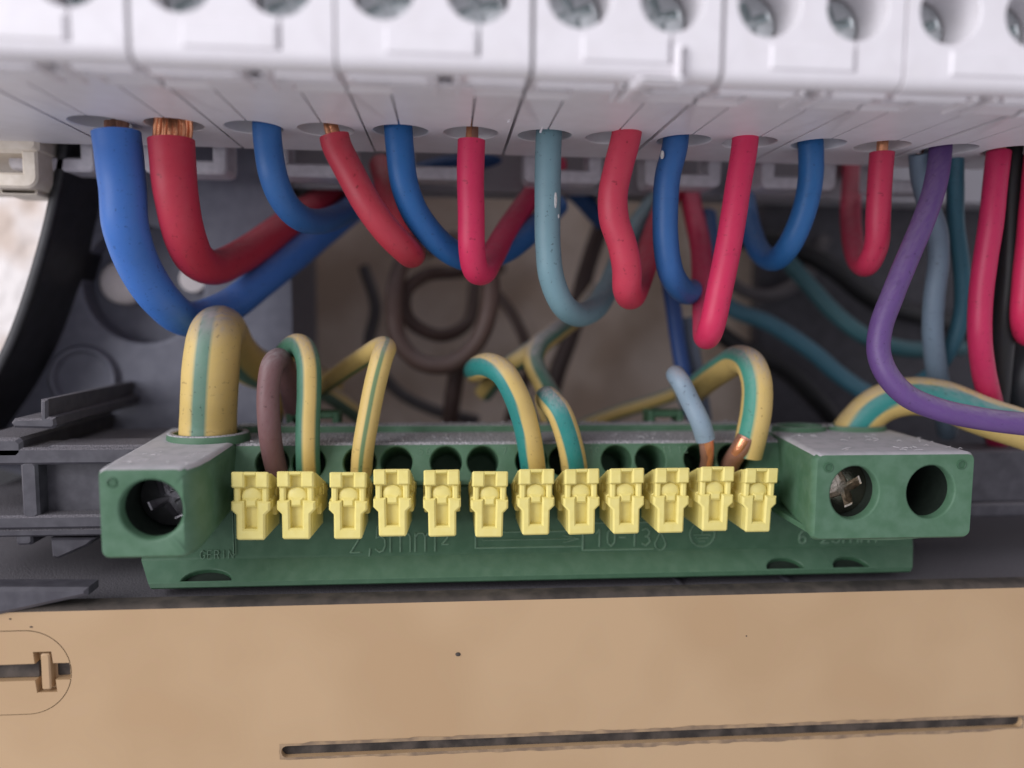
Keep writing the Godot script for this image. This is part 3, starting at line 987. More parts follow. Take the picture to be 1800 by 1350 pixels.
	commit("lettering", M.green_mark, t)
	begin()
	letters("GERIN", Vector2(-32.14, 38.17), 1.1, 0.72, 0.9, wall_map, 0.12)
	commit("lettering", M.green_mark, t)
	begin()
	var bx := [3.69, 18.24, 28.06]
	var by := [38.92, 41.04, 38.37, 42.09]
	line([bx[1], by[0], bx[0], by[0], bx[0], by[1], bx[1], by[1]], wall_map)
	line([bx[0] + 1.0, (by[0] + by[1]) / 2, bx[1] - 0.5, (by[0] + by[1]) / 2], wall_map, 0.14)
	line([bx[1] - 2.6, (by[0] + by[1]) / 2 + 0.5, bx[1] - 0.5, (by[0] + by[1]) / 2, bx[1] - 2.6, (by[0] + by[1]) / 2 - 0.5], wall_map, 0.14)
	line([bx[2], by[2], bx[1], by[2], bx[1], by[3], bx[2] + 1.0, by[3]], wall_map)
	commit("arrow_sign", M.green_mark, t)
	begin()
	var dr := []
	for k in 17:
		var an := TAU * k / 16 + PI / 2
		dr.append(28.98 + 0.75 * cos(an) * (1.0 if sin(an) < 0.0 else 1.0 - 0.85 * sin(an)))
		dr.append(39.14 + (0.95 if sin(an) < 0 else 1.6) * sin(an))
	line(dr, wall_map, 0.16)
	commit("drop_sign", M.green_mark, t)
	begin()
	var ec := Vector2(34.85, 40.31)
	var er := []
	for k in 25:
		er.append(ec.x + 1.75 * cos(TAU * k / 24))
		er.append(ec.y + 1.75 * sin(TAU * k / 24))
	line(er, wall_map, 0.17)
	line([ec.x, ec.y + 1.3, ec.x, ec.y - 0.1], wall_map, 0.16)
	line([ec.x - 1.15, ec.y - 0.1, ec.x + 1.15, ec.y - 0.1], wall_map, 0.16)
	line([ec.x - 0.8, ec.y - 0.55, ec.x + 0.8, ec.y - 0.55], wall_map, 0.16)
	line([ec.x - 0.4, ec.y - 1.0, ec.x + 0.4, ec.y - 1.0], wall_map, 0.16)
	commit("earth_sign", M.green_mark, t)
	begin()
	for n in [["5", -3.9], ["6", -2.9], ["7", 7.3], ["10", 19.2], ["11", 29.3], ["12", 31.5]]:
		letters(n[0], Vector2(n[1], 3.45), 0.85, 0.6, 0.8, slope, 0.11, 0.07)
	commit("lettering", M.green_mark, t)
	# twelve release levers
	var shape: ArrayMesh = null
	var rng := RandomNumberGenerator.new()
	rng.seed = 12
	for k in 12:
		var o := MeshInstance3D.new()
		o.name = "release_lever"
		if shape == null: shape = lever_mesh()
		o.mesh = shape
		t.add_child(o, true)
		var x := -23.75 + 5.755 * k + rng.randf_range(-0.12, 0.12)
		o.position = (Vector3(x, 46.75 + rng.randf_range(-0.1, 0.1) + 0.012 * k, 52.0 + rng.randf_range(-0.15, 0.15)) - t.position / MM) * MM
		o.rotation_degrees = Vector3(rng.randf_range(-1.5, 1.5), rng.randf_range(-1.8, 1.8) + (5.5 - k) * -0.35, rng.randf_range(-0.9, 0.9))

func lever_mesh() -> ArrayMesh:
	var keep := org
	org = Vector3.ZERO
	begin()
	var sil := PackedVector2Array()
	for q in [[2.2, 4.2], [-2.2, 4.2], [-2.2, 2.3], [-2.05, 2.1], [-2.05, 0.75], [-2.35, 0.5], [-2.35, -0.5], [-1.75, -1.1], [-1.72, -4.0], [-1.5, -4.22], [1.5, -4.22], [1.72, -4.0], [1.75, -1.1], [2.35, -0.5], [2.35, 0.5], [2.05, 0.75], [2.05, 2.1], [2.2, 2.3]]:
		sil.append(Vector2(q[0], q[1]))
	prism(sil, -4.0, 5.7, 0.15)
	# raised front: two head blocks with a notch between, shoulders, and a rim round the sunk stem
	var zf := 7.0
	prism(round_rect(-2.2, -0.68, 2.25, 4.2, 0.18, 2), 5.3, zf, 0.2)
	prism(round_rect(0.68, 2.2, 2.25, 4.2, 0.18, 2), 5.3, zf, 0.2)
	prism(rect(-0.75, 0.75, 3.75, 4.2), 5.3, zf - 0.08, 0.15)
	prism(rect(-2.05, -1.3, 0.3, 2.3), 5.3, zf - 0.45, 0.2)
	prism(rect(1.3, 2.05, 0.3, 2.3), 5.3, zf - 0.45, 0.2)
	prism(PackedVector2Array([Vector2(-0.78, 0.62), Vector2(-2.3, 0.5), Vector2(-2.32, -0.5), Vector2(-1.72, -1.1), Vector2(-1.7, -4.0), Vector2(-1.5, -4.2), Vector2(1.5, -4.2), Vector2(1.7, -4.0), Vector2(1.72, -1.1), Vector2(2.32, -0.5), Vector2(2.3, 0.5), Vector2(0.78, 0.62), Vector2(0.74, -2.85), Vector2(-0.74, -2.85)]), 5.3, zf - 0.2, 0.22)
	prism(round_rect(-1.35, 1.35, 0.2, 2.1, 0.5, 3), 5.3, 6.0, 0.3)
	lathe([Vector2(1.3, 0), Vector2(1.2, 0.17), Vector2(0.9, 0.3), Vector2(0.45, 0.36), Vector2(0, 0.38)], Vector3(0, 0.95, 5.9), Basis(Vector3(1, 0, 0), PI / 2), 22)
	prism(rect(-0.78, 0.78, -0.25, 0.9), 5.3, 6.55, 0.3)
	# side wings that run back into the block
	for s in [-1.0, 1.0]:
		box(Vector3(minf(s * 1.6, s * 2.3), -2.0, -4.0), Vector3(maxf(s * 1.6, s * 2.3), 2.6, 3.2), 0.15)
		box(Vector3(minf(s * 1.6, s * 2.42), 0.2, -4.0), Vector3(maxf(s * 1.6, s * 2.42), 4.0, 2.2), 0.15)
	for i in tv.size():      # the top slopes down towards the block
		var q := tv[i]
		if q.y > 0.6: tv[i].y = q.y - clampf(6.4 - q.z, 0.0, 9.0) * 0.5 * clampf((q.y - 0.6) / 3.2, 0.0, 1.0)
	var m := make_mesh(M.yellow, 40.0)
	org = keep
	return m

# ---------------------------------------------------------------- every wire, one by one
func build_wires() -> void:
	wire("blue_wire", "thick blue wire in the leftmost wire entry, bending in a wide curve to the right", P([-40.0, 91.7, 53.0, -39.8, 89.5, 53.0, -39.3, 85.1, 53.5, -39.3, 80.4, 53.0, -39.0, 76.1, 50.5, -37.8, 72.0, 47.0, -36.0, 69.2, 42.0, -32.4, 70.7, 37.0, -28.0, 74.8, 33.0, -23.0, 80.0, 28.0, -16.9, 86.9, 20.0, -10.9, 93.7, 11.0, -6.2, 100.7, 2.0, -4.9, 104.5, -8.0]), 2.8, 2.1, {"c": Color(0.050, 0.165, 0.50), "dust": 0.18, "core": 0.62}, [{"p": P([-40.7, 91.2, 53.5, -40.8, 92.9, 53.0]), "r": 0.55, "m": M.copper_old}, {"p": P([-39.9, 91.1, 54.0, -40.2, 92.9, 53.0]), "r": 0.55, "m": M.copper_old}, {"p": P([-39.6, 91.3, 53.5, -39.6, 92.9, 53.0]), "r": 0.55, "m": M.copper_old}, {"p": P([-38.8, 91.2, 54.0, -39.0, 92.9, 53.0]), "r": 0.55, "m": M.copper_old}], "")
	wire("red_wire", "thick red wire with bare copper strands beside the thick blue one", P([-33.6, 91.0, 53.0, -33.5, 88.8, 53.0, -33.3, 85.3, 53.0, -33.1, 80.7, 51.5, -33.2, 77.3, 47.0, -32.3, 76.3, 42.0, -30.0, 78.4, 36.0, -26.4, 82.5, 30.0, -22.1, 87.7, 22.0, -17.6, 92.6, 14.0, -11.4, 99.1, 4.0, -10.1, 103.8, -8.0]), 2.7, 2.1, {"c": Color(0.47, 0.032, 0.060), "dust": 0.18, "core": 0.72}, [{"p": P([-35.7, 90.3, 52.7, -35.5, 92.4, 52.7, -35.2, 94.0, 53.0]), "r": 0.31}, {"p": P([-35.3, 90.3, 52.7, -35.0, 92.5, 52.7, -34.8, 94.1, 53.0]), "r": 0.31}, {"p": P([-34.7, 90.2, 53.2, -34.3, 92.3, 53.2, -34.4, 94.1, 53.0]), "r": 0.31}, {"p": P([-34.3, 90.2, 53.2, -34.1, 92.3, 53.2, -34.0, 94.1, 53.0]), "r": 0.31}, {"p": P([-33.7, 90.1, 53.8, -33.4, 92.2, 53.8, -33.7, 94.1, 53.0]), "r": 0.31}, {"p": P([-33.4, 90.2, 53.5, -33.1, 92.3, 53.5, -33.3, 94.1, 53.0]), "r": 0.31}, {"p": P([-33.0, 90.2, 53.5, -32.8, 92.3, 53.5, -32.9, 94.1, 53.0]), "r": 0.31}, {"p": P([-32.8, 90.3, 53.0, -32.5, 92.5, 53.0, -32.5, 94.1, 53.0]), "r": 0.31}, {"p": P([-32.4, 90.4, 53.0, -32.1, 92.5, 53.0, -32.2, 94.1, 53.0]), "r": 0.31}, {"p": P([-32.2, 90.5, 52.4, -32.0, 92.6, 52.4, -31.8, 94.1, 53.0]), "r": 0.31}, {"p": P([-31.8, 90.5, 52.3, -31.5, 92.6, 52.3, -31.4, 94.2, 53.0]), "r": 0.31}], "")
	wire("blue_wire", "second blue wire from the left, hooking right beneath its breaker", P([-22.2, 93.4, 53.0, -22.1, 91.0, 53.0, -21.5, 86.9, 53.0, -20.7, 84.3, 51.5, -19.5, 82.7, 48.5, -17.9, 82.7, 43.0, -15.6, 84.6, 36.0, -12.6, 88.0, 29.0, -9.1, 91.7, 22.0, -4.7, 96.1, 15.0]), 1.72, 1.72, {"c": Color(0.032, 0.125, 0.34), "dust": 0.18}, [], "")
	wire("red_wire", "dull red wire leaning right with a nicked end showing copper", P([-13.9, 91.8, 54.0, -13.6, 90.6, 54.0, -12.0, 87.4, 54.5, -9.9, 83.6, 55.0, -7.5, 80.3, 54.5, -5.3, 78.2, 52.0, -4.8, 78.2, 47.0, -5.7, 80.3, 41.0, -7.1, 84.0, 40.0, -9.1, 89.0, 34.0, -10.5, 93.4, 28.0]), 1.8, 1.8, {"c": Color(0.42, 0.035, 0.055), "dust": 0.18, "core": 0.6}, [{"p": P([-13.6, 90.8, 54.3, -14.1, 92.9, 54.1, -14.3, 94.2, 53.5]), "r": 0.75}, {"p": P([-14.1, 91.0, 54.7, -14.6, 92.8, 54.3, -14.8, 94.2, 53.5]), "r": 0.50}], "")
	wire("blue_wire", "third blue wire from the left, slanting right behind the pink red hairpin", P([-6.2, 93.9, 53.0, -6.0, 90.8, 53.0, -5.5, 86.6, 53.0, -4.3, 83.2, 52.5, -2.0, 80.2, 51.0, 1.0, 78.1, 48.5, 4.1, 77.8, 45.0, 8.4, 79.4, 41.0, 13.0, 83.2, 36.0, 17.3, 87.5, 30.0]), 1.75, 1.75, {"c": Color(0.02, 0.12, 0.34), "dust": 0.18}, [], "")
	wire("red_wire", "pink red hairpin wire with a flat copper end left of the teal wire", P([2.9, 91.6, 54.5, 2.8, 87.9, 54.5, 2.9, 82.3, 54.7, 3.0, 78.1, 54.5, 3.5, 75.9, 53.0, 4.5, 75.7, 50.5, 5.8, 77.6, 46.0, 7.9, 81.2, 41.0, 10.9, 85.7, 35.0, 14.7, 90.7, 29.0, 18.8, 95.8, 22.0]), 1.7, 1.7, {"c": Color(0.56, 0.026, 0.090), "dust": 0.18, "core": 0.5}, [{"p": P([3.1, 90.9, 54.7, 3.2, 94.1, 54.0]), "r": 0.62, "m": M.copper_old}, {"p": P([2.7, 90.9, 54.7, 2.9, 94.1, 54.0]), "r": 0.60, "m": M.copper}], "")
	wire("teal_wire", "grey teal wire with a scratched side, making a round bend", P([12.8, 94.1, 53.0, 12.7, 90.6, 53.0, 12.7, 84.9, 53.0, 12.8, 79.1, 53.0, 13.4, 74.8, 52.7, 15.1, 71.6, 51.0, 17.8, 70.2, 47.5, 21.1, 71.2, 43.0, 24.0, 74.3, 38.0, 26.9, 78.9, 33.0, 30.0, 83.8, 29.0, 34.6, 89.2, 24.0, 40.2, 94.6, 18.0]), 1.66, 1.66, {"c": Color(0.17, 0.295, 0.335), "dust": 0.3}, [], "")
	wire("red_wire", "kinked red wire with two bends right of the grey teal wire", P([22.2, 94.0, 56.0, 22.0, 92.2, 56.0, 21.2, 88.8, 56.0, 20.5, 85.3, 56.0, 20.7, 82.1, 56.0, 21.8, 79.0, 56.0, 22.5, 76.2, 55.7, 22.9, 73.7, 54.5, 24.3, 72.8, 51.0, 26.9, 75.2, 45.0, 30.1, 79.9, 38.0, 33.3, 85.1, 32.0, 36.8, 90.8, 26.0]), 1.85, 1.85, {"c": Color(0.50, 0.04, 0.075), "dust": 0.18}, [], "")
	wire("blue_wire", "fourth blue wire with a pale nick, tucked beside the kinked red wire", P([29.3, 94.2, 53.0, 29.1, 91.7, 53.0, 28.3, 88.1, 53.0, 28.1, 84.5, 53.0, 28.3, 79.4, 53.0, 29.1, 76.1, 52.5, 31.2, 74.0, 50.0, 34.9, 73.5, 44.0, 39.1, 75.9, 37.0, 42.2, 80.8, 30.0, 44.0, 87.2, 23.0]), 1.66, 1.66, {"c": Color(0.032, 0.125, 0.34), "dust": 0.18}, [], "")
	wire("red_wire", "longest pink red wire, hanging down to a tight hairpin at its foot", P([37.5, 94.5, 55.5, 37.4, 91.7, 55.5, 36.5, 86.3, 56.0, 35.5, 79.9, 56.5, 34.2, 73.4, 57.0, 33.4, 68.7, 56.7, 33.9, 67.4, 53.5, 35.5, 69.8, 48.0, 37.2, 74.8, 42.0, 38.8, 80.2, 36.0, 39.5, 86.2, 30.0, 40.1, 92.6, 24.0]), 1.62, 1.62, {"c": Color(0.56, 0.026, 0.090), "dust": 0.18}, [], "")
	wire("blue_wire", "blue hook wire bending left behind the longest pink red wire", P([47.8, 94.7, 51.5, 48.1, 91.8, 51.5, 48.4, 88.2, 51.0, 47.9, 84.1, 50.5, 46.8, 80.0, 49.0, 46.6, 78.3, 45.0, 46.5, 79.8, 40.0, 47.0, 83.5, 35.0, 47.9, 88.6, 30.0, 49.4, 94.7, 24.0]), 1.62, 1.62, {"c": Color(0.022, 0.125, 0.33), "dust": 0.18}, [], "")
	wire("red_wire", "short red hook wire with a bright bare copper core", P([57.4, 91.9, 52.5, 57.3, 88.8, 52.5, 57.3, 83.6, 52.5, 57.6, 79.9, 52.0, 57.5, 77.6, 50.5, 58.8, 77.9, 46.0, 61.0, 81.1, 40.0, 63.6, 86.1, 34.0, 66.3, 91.4, 29.0, 69.1, 97.1, 24.0]), 1.55, 1.55, {"c": Color(0.48, 0.028, 0.075), "dust": 0.18, "core": 0.5}, [{"p": P([57.4, 91.2, 52.5, 57.4, 93.3, 52.5, 57.7, 95.2, 52.0]), "r": 0.72}], "")
	wire("light_blue_wire", "grey blue wire hanging behind the purple wire", P([64.2, 92.6, 50.0, 65.3, 89.7, 49.0, 67.6, 86.0, 47.5, 69.5, 82.2, 47.0, 69.9, 78.2, 47.0, 69.6, 73.3, 47.0, 70.0, 68.4, 46.5, 71.8, 63.4, 45.0, 75.1, 58.0, 42.0, 79.2, 52.0, 38.0]), 1.35, 1.5, {"c": Color(0.17, 0.235, 0.30), "dust": 0.15, "core": 0.5}, [{"p": P([64.2, 91.9, 50.0, 64.5, 94.9, 49.5]), "r": 0.55, "m": M.copper_old}], "")
	wire("purple_wire", "purple wire sweeping down and away to the right in front of the earth wire", P([65.8, 94.4, 52.0, 65.5, 91.6, 52.5, 64.0, 87.3, 54.0, 61.7, 82.6, 55.5, 58.9, 77.7, 57.0, 56.5, 72.9, 58.0, 54.9, 68.9, 58.5, 54.5, 65.7, 59.0, 55.2, 62.9, 60.0, 57.3, 60.4, 61.0, 60.9, 58.8, 62.0, 65.5, 57.8, 63.0, 70.7, 57.2, 64.0, 75.1, 56.9, 65.0]), 1.42, 1.42, {"c": Color(0.105, 0.052, 0.18), "dust": 0.3}, [], "")
	wire("teal_wire", "thin dark teal wire between the purple and crimson wires", P([70.7, 93.5, 48.0, 71.8, 88.6, 47.0, 73.2, 84.0, 45.5, 74.9, 79.2, 44.5, 75.9, 75.1, 44.0, 76.4, 70.9, 43.5, 75.8, 65.8, 42.5, 74.9, 62.2, 40.5, 73.2, 59.2, 37.0, 70.0, 57.0, 33.0]), 1.15, 1.15, {"c": Color(0.045, 0.14, 0.19), "dust": 0.1}, [], "")
	wire("crimson_wire", "crimson wire hanging nearly straight with a bit of bare copper", P([74.2, 92.5, 52.0, 73.6, 88.5, 52.5, 73.0, 83.1, 53.0, 72.5, 77.8, 53.0, 72.2, 72.4, 53.0, 72.4, 67.8, 53.0, 74.0, 63.0, 52.0, 76.8, 58.8, 50.0, 81.0, 54.6, 46.0, 86.4, 49.6, 40.0]), 1.5, 1.5, {"c": Color(0.46, 0.022, 0.085), "dust": 0.1, "core": 0.5}, [{"p": P([74.3, 91.7, 52.0, 74.5, 93.5, 52.0, 75.0, 95.8, 51.5]), "r": 0.62}], "")
	wire("black_wire", "black wire hanging beside the crimson wire", P([78.1, 95.5, 50.0, 77.9, 89.0, 50.0, 78.1, 82.8, 50.0, 78.3, 76.5, 50.0, 78.5, 70.1, 49.5, 79.5, 63.6, 48.0, 81.0, 57.5, 46.0, 84.3, 51.8, 42.0]), 1.6, 1.6, {"c": Color(0.016, 0.016, 0.018), "dust": 0.1}, [], "")
	wire("crimson_wire", "crimson wire bending back at the right edge of the picture", P([79.0, 93.7, 53.0, 78.8, 88.5, 53.0, 78.6, 80.9, 53.0, 78.4, 74.8, 53.0, 78.7, 70.1, 52.7, 81.0, 67.8, 51.0, 85.8, 70.2, 47.0, 90.8, 77.1, 42.0, 95.4, 84.6, 37.0]), 1.5, 1.5, {"c": Color(0.56, 0.026, 0.090), "dust": 0.1}, [], "")
	wire("black_cable", "thick black sheathed cable coming in at the right edge", P([100.1, 75.6, 38.0, 93.1, 70.2, 41.0, 88.3, 65.0, 43.0, 87.1, 59.8, 43.5, 90.7, 55.0, 43.0, 99.3, 52.4, 41.0]), 2.9, 2.9, {"c": Color(0.03, 0.032, 0.036), "dust": 0.1}, [], "")
	wire("earth_wire", "thickest green and yellow earth wire standing in the left end box", P([-32.1, 51.1, 47.5, -31.8, 55.7, 47.7, -31.2, 59.6, 48.8, -30.7, 63.4, 49.4, -30.5, 66.2, 48.8, -30.8, 67.6, 46.0, -31.5, 67.4, 41.0, -31.4, 64.4, 36.0, -30.0, 61.8, 31.0, -25.7, 59.5, 25.0, -20.4, 57.6, 18.0]), 3.7, 3.0, {"c": Color(0.62, 0.45, 0.15), "stripe": Color(0.12, 0.22, 0.16), "phase": -4, "width": 17, "twist": 0, "dust": 0.8}, [], "")
	wire("brown_wire", "dusty brown wire arching from the first hole of the block", P([-22.2, 48.5, 50.5, -22.6, 52.6, 52.0, -22.7, 56.4, 53.0, -22.7, 60.1, 53.0, -22.3, 63.3, 52.5, -21.9, 64.2, 50.5, -21.8, 62.5, 47.0, -22.2, 58.9, 42.0, -22.7, 53.6, 36.0]), 1.42, 1.42, {"c": Color(0.165, 0.085, 0.085), "dust": 0.55}, [], "")
	wire("earth_wire", "green and yellow wire beside the brown one, green side to the left", P([-18.3, 48.8, 50.5, -18.1, 52.5, 52.0, -18.0, 56.3, 52.0, -17.8, 59.9, 52.0, -17.9, 63.6, 51.5, -18.7, 65.4, 50.0, -20.3, 65.8, 47.0, -22.7, 64.2, 43.0, -24.7, 60.2, 38.0, -27.0, 53.5, 32.0]), 1.55, 1.55, {"c": Color(0.62, 0.45, 0.15), "stripe": Color(0.06, 0.17, 0.11), "phase": -75, "width": 60, "twist": 0, "dust": 0.45}, [], "")
	wire("earth_wire", "straight leaning yellow wire with two thin green stripes and a cut collar", P([-11.5, 48.4, 50.5, -11.0, 52.5, 52.0, -10.2, 57.0, 52.0, -9.3, 61.4, 52.0, -8.5, 64.5, 51.5, -8.2, 65.6, 50.0, -9.1, 65.6, 47.5, -11.3, 64.3, 44.0, -14.3, 62.4, 39.0, -17.1, 60.5, 34.0, -21.9, 57.3, 26.0]), 1.42, 1.42, {"c": Color(0.62, 0.45, 0.15), "stripe": Color(0.14, 0.22, 0.10), "phase": 0, "width": 13, "twist": 0, "dust": 0.55}, [], "")
	wire("earth_wire", "green and yellow wire that curls to the left over the seventh lever", P([11.7, 48.1, 50.5, 11.0, 52.3, 52.0, 10.0, 56.6, 52.5, 8.7, 60.0, 53.0, 7.3, 62.4, 52.5, 5.9, 63.3, 50.5, 4.8, 63.1, 47.5, 4.1, 62.3, 43.0, 4.2, 61.5, 36.0, 4.4, 60.6, 26.0]), 1.72, 1.72, {"c": Color(0.62, 0.45, 0.15), "stripe": Color(0.025, 0.22, 0.20), "phase": -75, "width": 44, "twist": 1.5, "dust": 0.5}, [], "")
	wire("earth_wire", "short thick green striped wire between the seventh and eighth levers", P([17.3, 48.1, 50.5, 16.5, 51.9, 52.0, 15.6, 54.9, 52.5, 14.6, 57.4, 52.5, 13.7, 58.6, 51.2, 13.6, 58.8, 48.5, 14.1, 57.8, 44.0, 15.7, 54.3, 38.0, 18.0, 48.7, 32.0]), 1.75, 1.6, {"c": Color(0.62, 0.45, 0.15), "stripe": Color(0.025, 0.22, 0.20), "phase": 2, "width": 38, "twist": 0, "dust": 0.75}, [], "")
	wire("earth_wire", "dusty green and yellow wire crossing behind the curled one", P([6.1, 56.8, 22.0, 8.7, 60.6, 26.0, 11.7, 63.1, 29.0, 15.0, 65.4, 29.0, 19.1, 68.2, 26.0, 23.8, 71.6, 21.0]), 1.6, 1.6, {"c": Color(0.62, 0.45, 0.15), "stripe": Color(0.045, 0.20, 0.135), "phase": 60, "width": 45, "twist": 0, "dust": 0.9}, [], "")
	wire("light_blue_wire", "short light blue wire stub with bare copper pushed into a hole", P([34.6, 53.6, 52.5, 33.7, 56.0, 52.7, 32.5, 58.7, 52.0, 31.3, 61.2, 51.5, 31.1, 62.0, 50.0, 32.4, 61.6, 46.0, 35.9, 58.9, 38.0, 39.7, 54.8, 30.0]), 1.32, 1.32, {"c": Color(0.225, 0.305, 0.37), "dust": 0.5, "core": 0.6}, [{"p": P([34.3, 54.5, 53.1, 34.8, 52.7, 52.7, 34.9, 51.4, 52.0]), "r": 0.72}, {"p": P([34.1, 54.3, 52.8, 34.6, 52.2, 52.4, 35.1, 50.5, 51.4, 35.4, 47.2, 49.0]), "r": 0.72, "m": M.copper_old}, {"p": P([34.8, 54.3, 52.8, 35.1, 52.2, 52.4, 35.4, 50.3, 51.4, 35.8, 47.2, 49.0]), "r": 0.70}], "")
	wire("earth_wire", "green and yellow wire with split jacket and copper in the last hole", P([40.6, 51.3, 52.0, 41.0, 54.1, 52.4, 41.5, 58.0, 52.5, 41.6, 61.3, 52.0, 41.3, 63.5, 50.5, 40.9, 64.1, 47.5, 40.5, 62.7, 43.0, 40.0, 60.7, 38.0, 39.6, 57.7, 31.0]), 2.05, 2.05, {"c": Color(0.62, 0.45, 0.15), "stripe": Color(0.05, 0.26, 0.19), "phase": -50, "width": 27, "twist": 0, "dust": 0.8, "core": 0.55}, [{"p": P([40.0, 53.9, 53.1, 39.2, 52.3, 53.0, 38.9, 50.2, 51.0, 39.3, 46.9, 48.0]), "r": 1.25, "m": M.copper_old}, {"p": P([39.3, 53.9, 54.0, 38.8, 52.8, 53.8, 38.6, 51.8, 53.1]), "r": 0.70}], "")
	wire("earth_wire", "thick green and yellow earth wire leaving the right end box under the purple wire", P([58.2, 49.7, 44.0, 59.6, 53.7, 45.0, 62.7, 57.4, 46.0, 66.5, 58.9, 47.5, 70.3, 58.5, 49.5, 73.7, 56.8, 52.0, 78.1, 55.2, 54.0, 84.1, 53.4, 56.0]), 2.75, 2.75, {"c": Color(0.62, 0.45, 0.15), "stripe": Color(0.025, 0.22, 0.20), "phase": -20, "width": 26, "twist": -1.2, "dust": 0.5}, [], "")
	wire("brown_cable", "brown cable looped once in the middle of the cavity", P([-2.8, 85.9, 10.0, -6.8, 81.4, 14.0, -8.8, 76.2, 18.0, -9.1, 70.8, 21.0, -8.2, 65.7, 22.0, -4.7, 62.1, 23.0, 0.3, 61.8, 24.0, 4.6, 65.3, 25.0, 6.8, 70.9, 25.0, 7.0, 76.6, 24.0, 5.1, 81.0, 21.0, 1.3, 83.2, 17.0, -3.8, 81.5, 13.0]), 1.5, 1.5, {"c": Color(0.14, 0.09, 0.075), "dust": 0.4}, [], "")
	wire("brown_wire", "inner brown loop behind the brown cable", P([10.3, 79.4, 1.0, 1.3, 77.8, 12.0, -4.2, 76.8, 16.0, -7.4, 73.8, 17.0, -6.9, 69.3, 17.0, -1.7, 66.4, 16.0, 3.4, 68.4, 12.0, 5.3, 76.1, 1.0]), 1.2, 1.2, {"c": Color(0.075, 0.045, 0.038), "dust": 0.2}, [], "")
	wire("brown_wire", "dark brown wire running down behind the grey teal bend", P([28.8, 88.4, 11.0, 25.3, 77.9, 12.0, 22.8, 67.5, 13.0, 19.5, 58.1, 14.0, 17.5, 46.5, 14.0]), 1.6, 1.6, {"c": Color(0.06, 0.04, 0.036), "dust": 0.1}, [], "")
	wire("brown_wire", "dark brown wire hanging below the brown loop", P([2.3, 63.4, 16.0, 1.0, 56.2, 16.0, -0.1, 47.0, 16.0]), 1.5, 1.5, {"c": Color(0.075, 0.045, 0.038), "dust": 0.1}, [], "")
	wire("earth_wire", "thin green and yellow wire lying low behind the right half of the block", P([18.9, 50.0, 26.0, 24.2, 52.2, 26.0, 29.2, 53.8, 25.0, 37.1, 56.3, 25.0, 46.3, 60.0, 24.0]), 1.2, 1.2, {"c": Color(0.62, 0.45, 0.15), "stripe": Color(0.045, 0.20, 0.135), "phase": 80, "width": 45, "twist": 0, "dust": 0.5}, [], "")
	wire("teal_wire", "dark teal wire slanting down to the right in the dark cavity", P([45.1, 75.3, 19.0, 49.8, 71.3, 22.0, 55.1, 69.1, 24.0, 61.5, 64.8, 26.0, 66.7, 60.1, 28.0, 70.8, 57.2, 30.0, 77.3, 55.3, 31.0]), 1.45, 1.45, {"c": Color(0.045, 0.14, 0.19), "dust": 0.15}, [], "")
	wire("teal_wire", "upper teal wire in the dark cavity, passing behind the purple wire", P([59.6, 80.4, 20.0, 63.0, 75.9, 22.0, 66.8, 71.1, 24.0, 71.6, 67.0, 26.0, 78.9, 64.8, 26.0, 90.8, 64.9, 24.0]), 1.4, 1.4, {"c": Color(0.05, 0.14, 0.16), "dust": 0.15}, [], "")
	wire("blue_wire", "dark blue wire hanging behind the fourth blue wire", P([35.0, 76.0, 32.0, 35.9, 71.5, 32.0, 36.8, 66.1, 32.0, 38.1, 58.9, 33.0, 40.4, 50.1, 33.0]), 1.25, 1.25, {"c": Color(0.02, 0.06, 0.2), "dust": 0.1}, [], "")
	wire("light_blue_wire", "grey blue wire hanging behind the longest pink red wire", P([39.2, 69.7, 28.0, 40.0, 64.1, 29.0, 41.5, 57.5, 29.0, 42.9, 49.9, 29.0]), 1.5, 1.5, {"c": Color(0.13, 0.16, 0.21), "dust": 0.3}, [], "")
	wire("black_cable", "black cable curving across the dark right-hand cavity", P([47.1, 69.7, 12.0, 54.2, 64.5, 14.0, 62.7, 60.3, 15.0, 70.3, 53.0, 16.0, 76.2, 45.4, 16.0]), 1.7, 1.7, {"c": Color(0.016, 0.016, 0.018), "dust": 0.1}, [], "")
	wire("black_cable", "black cable high in the right-hand cavity behind the red hook", P([53.2, 84.6, 12.0, 62.6, 83.6, 13.0, 70.6, 79.4, 15.0, 79.2, 73.1, 16.0, 91.9, 70.1, 14.0, 112.1, 66.7, 6.0]), 1.8, 1.8, {"c": Color(0.016, 0.016, 0.018), "dust": 0.1}, [], "")
	wire("blue_wire", "dark blue wire running along behind the breaker clips", P([-11.6, 88.9, 26.0, -6.1, 92.1, 26.0, 1.2, 94.5, 24.0, 10.7, 95.3, 22.0, 20.7, 91.9, 20.0, 27.1, 86.5, 18.0]), 1.6, 1.6, {"c": Color(0.015, 0.06, 0.18), "dust": 0.1}, [], "")
	wire("earth_wire", "dusty green and yellow wire slanting down behind the brown wire and its neighbour", P([-34.5, 65.4, 22.0, -29.1, 61.9, 26.0, -23.3, 59.8, 28.0, -18.0, 56.6, 28.0, -12.8, 52.1, 26.0, -10.3, 47.3, 23.0]), 1.5, 1.5, {"c": Color(0.62, 0.45, 0.15), "stripe": Color(0.08, 0.13, 0.09), "phase": 40, "width": 50, "twist": 0, "dust": 1.0}, [], "")
	wire("grey_wire", "thin grey wire curving behind the brown loop", P([-15.9, 78.9, 4.0, -13.5, 71.4, 7.0, -14.4, 64.0, 9.0, -10.2, 56.7, 10.0, -2.9, 52.4, 10.0, 5.7, 50.1, 9.0]), 1.1, 1.1, {"c": Color(0.10, 0.095, 0.1), "dust": 0.4}, [], "")
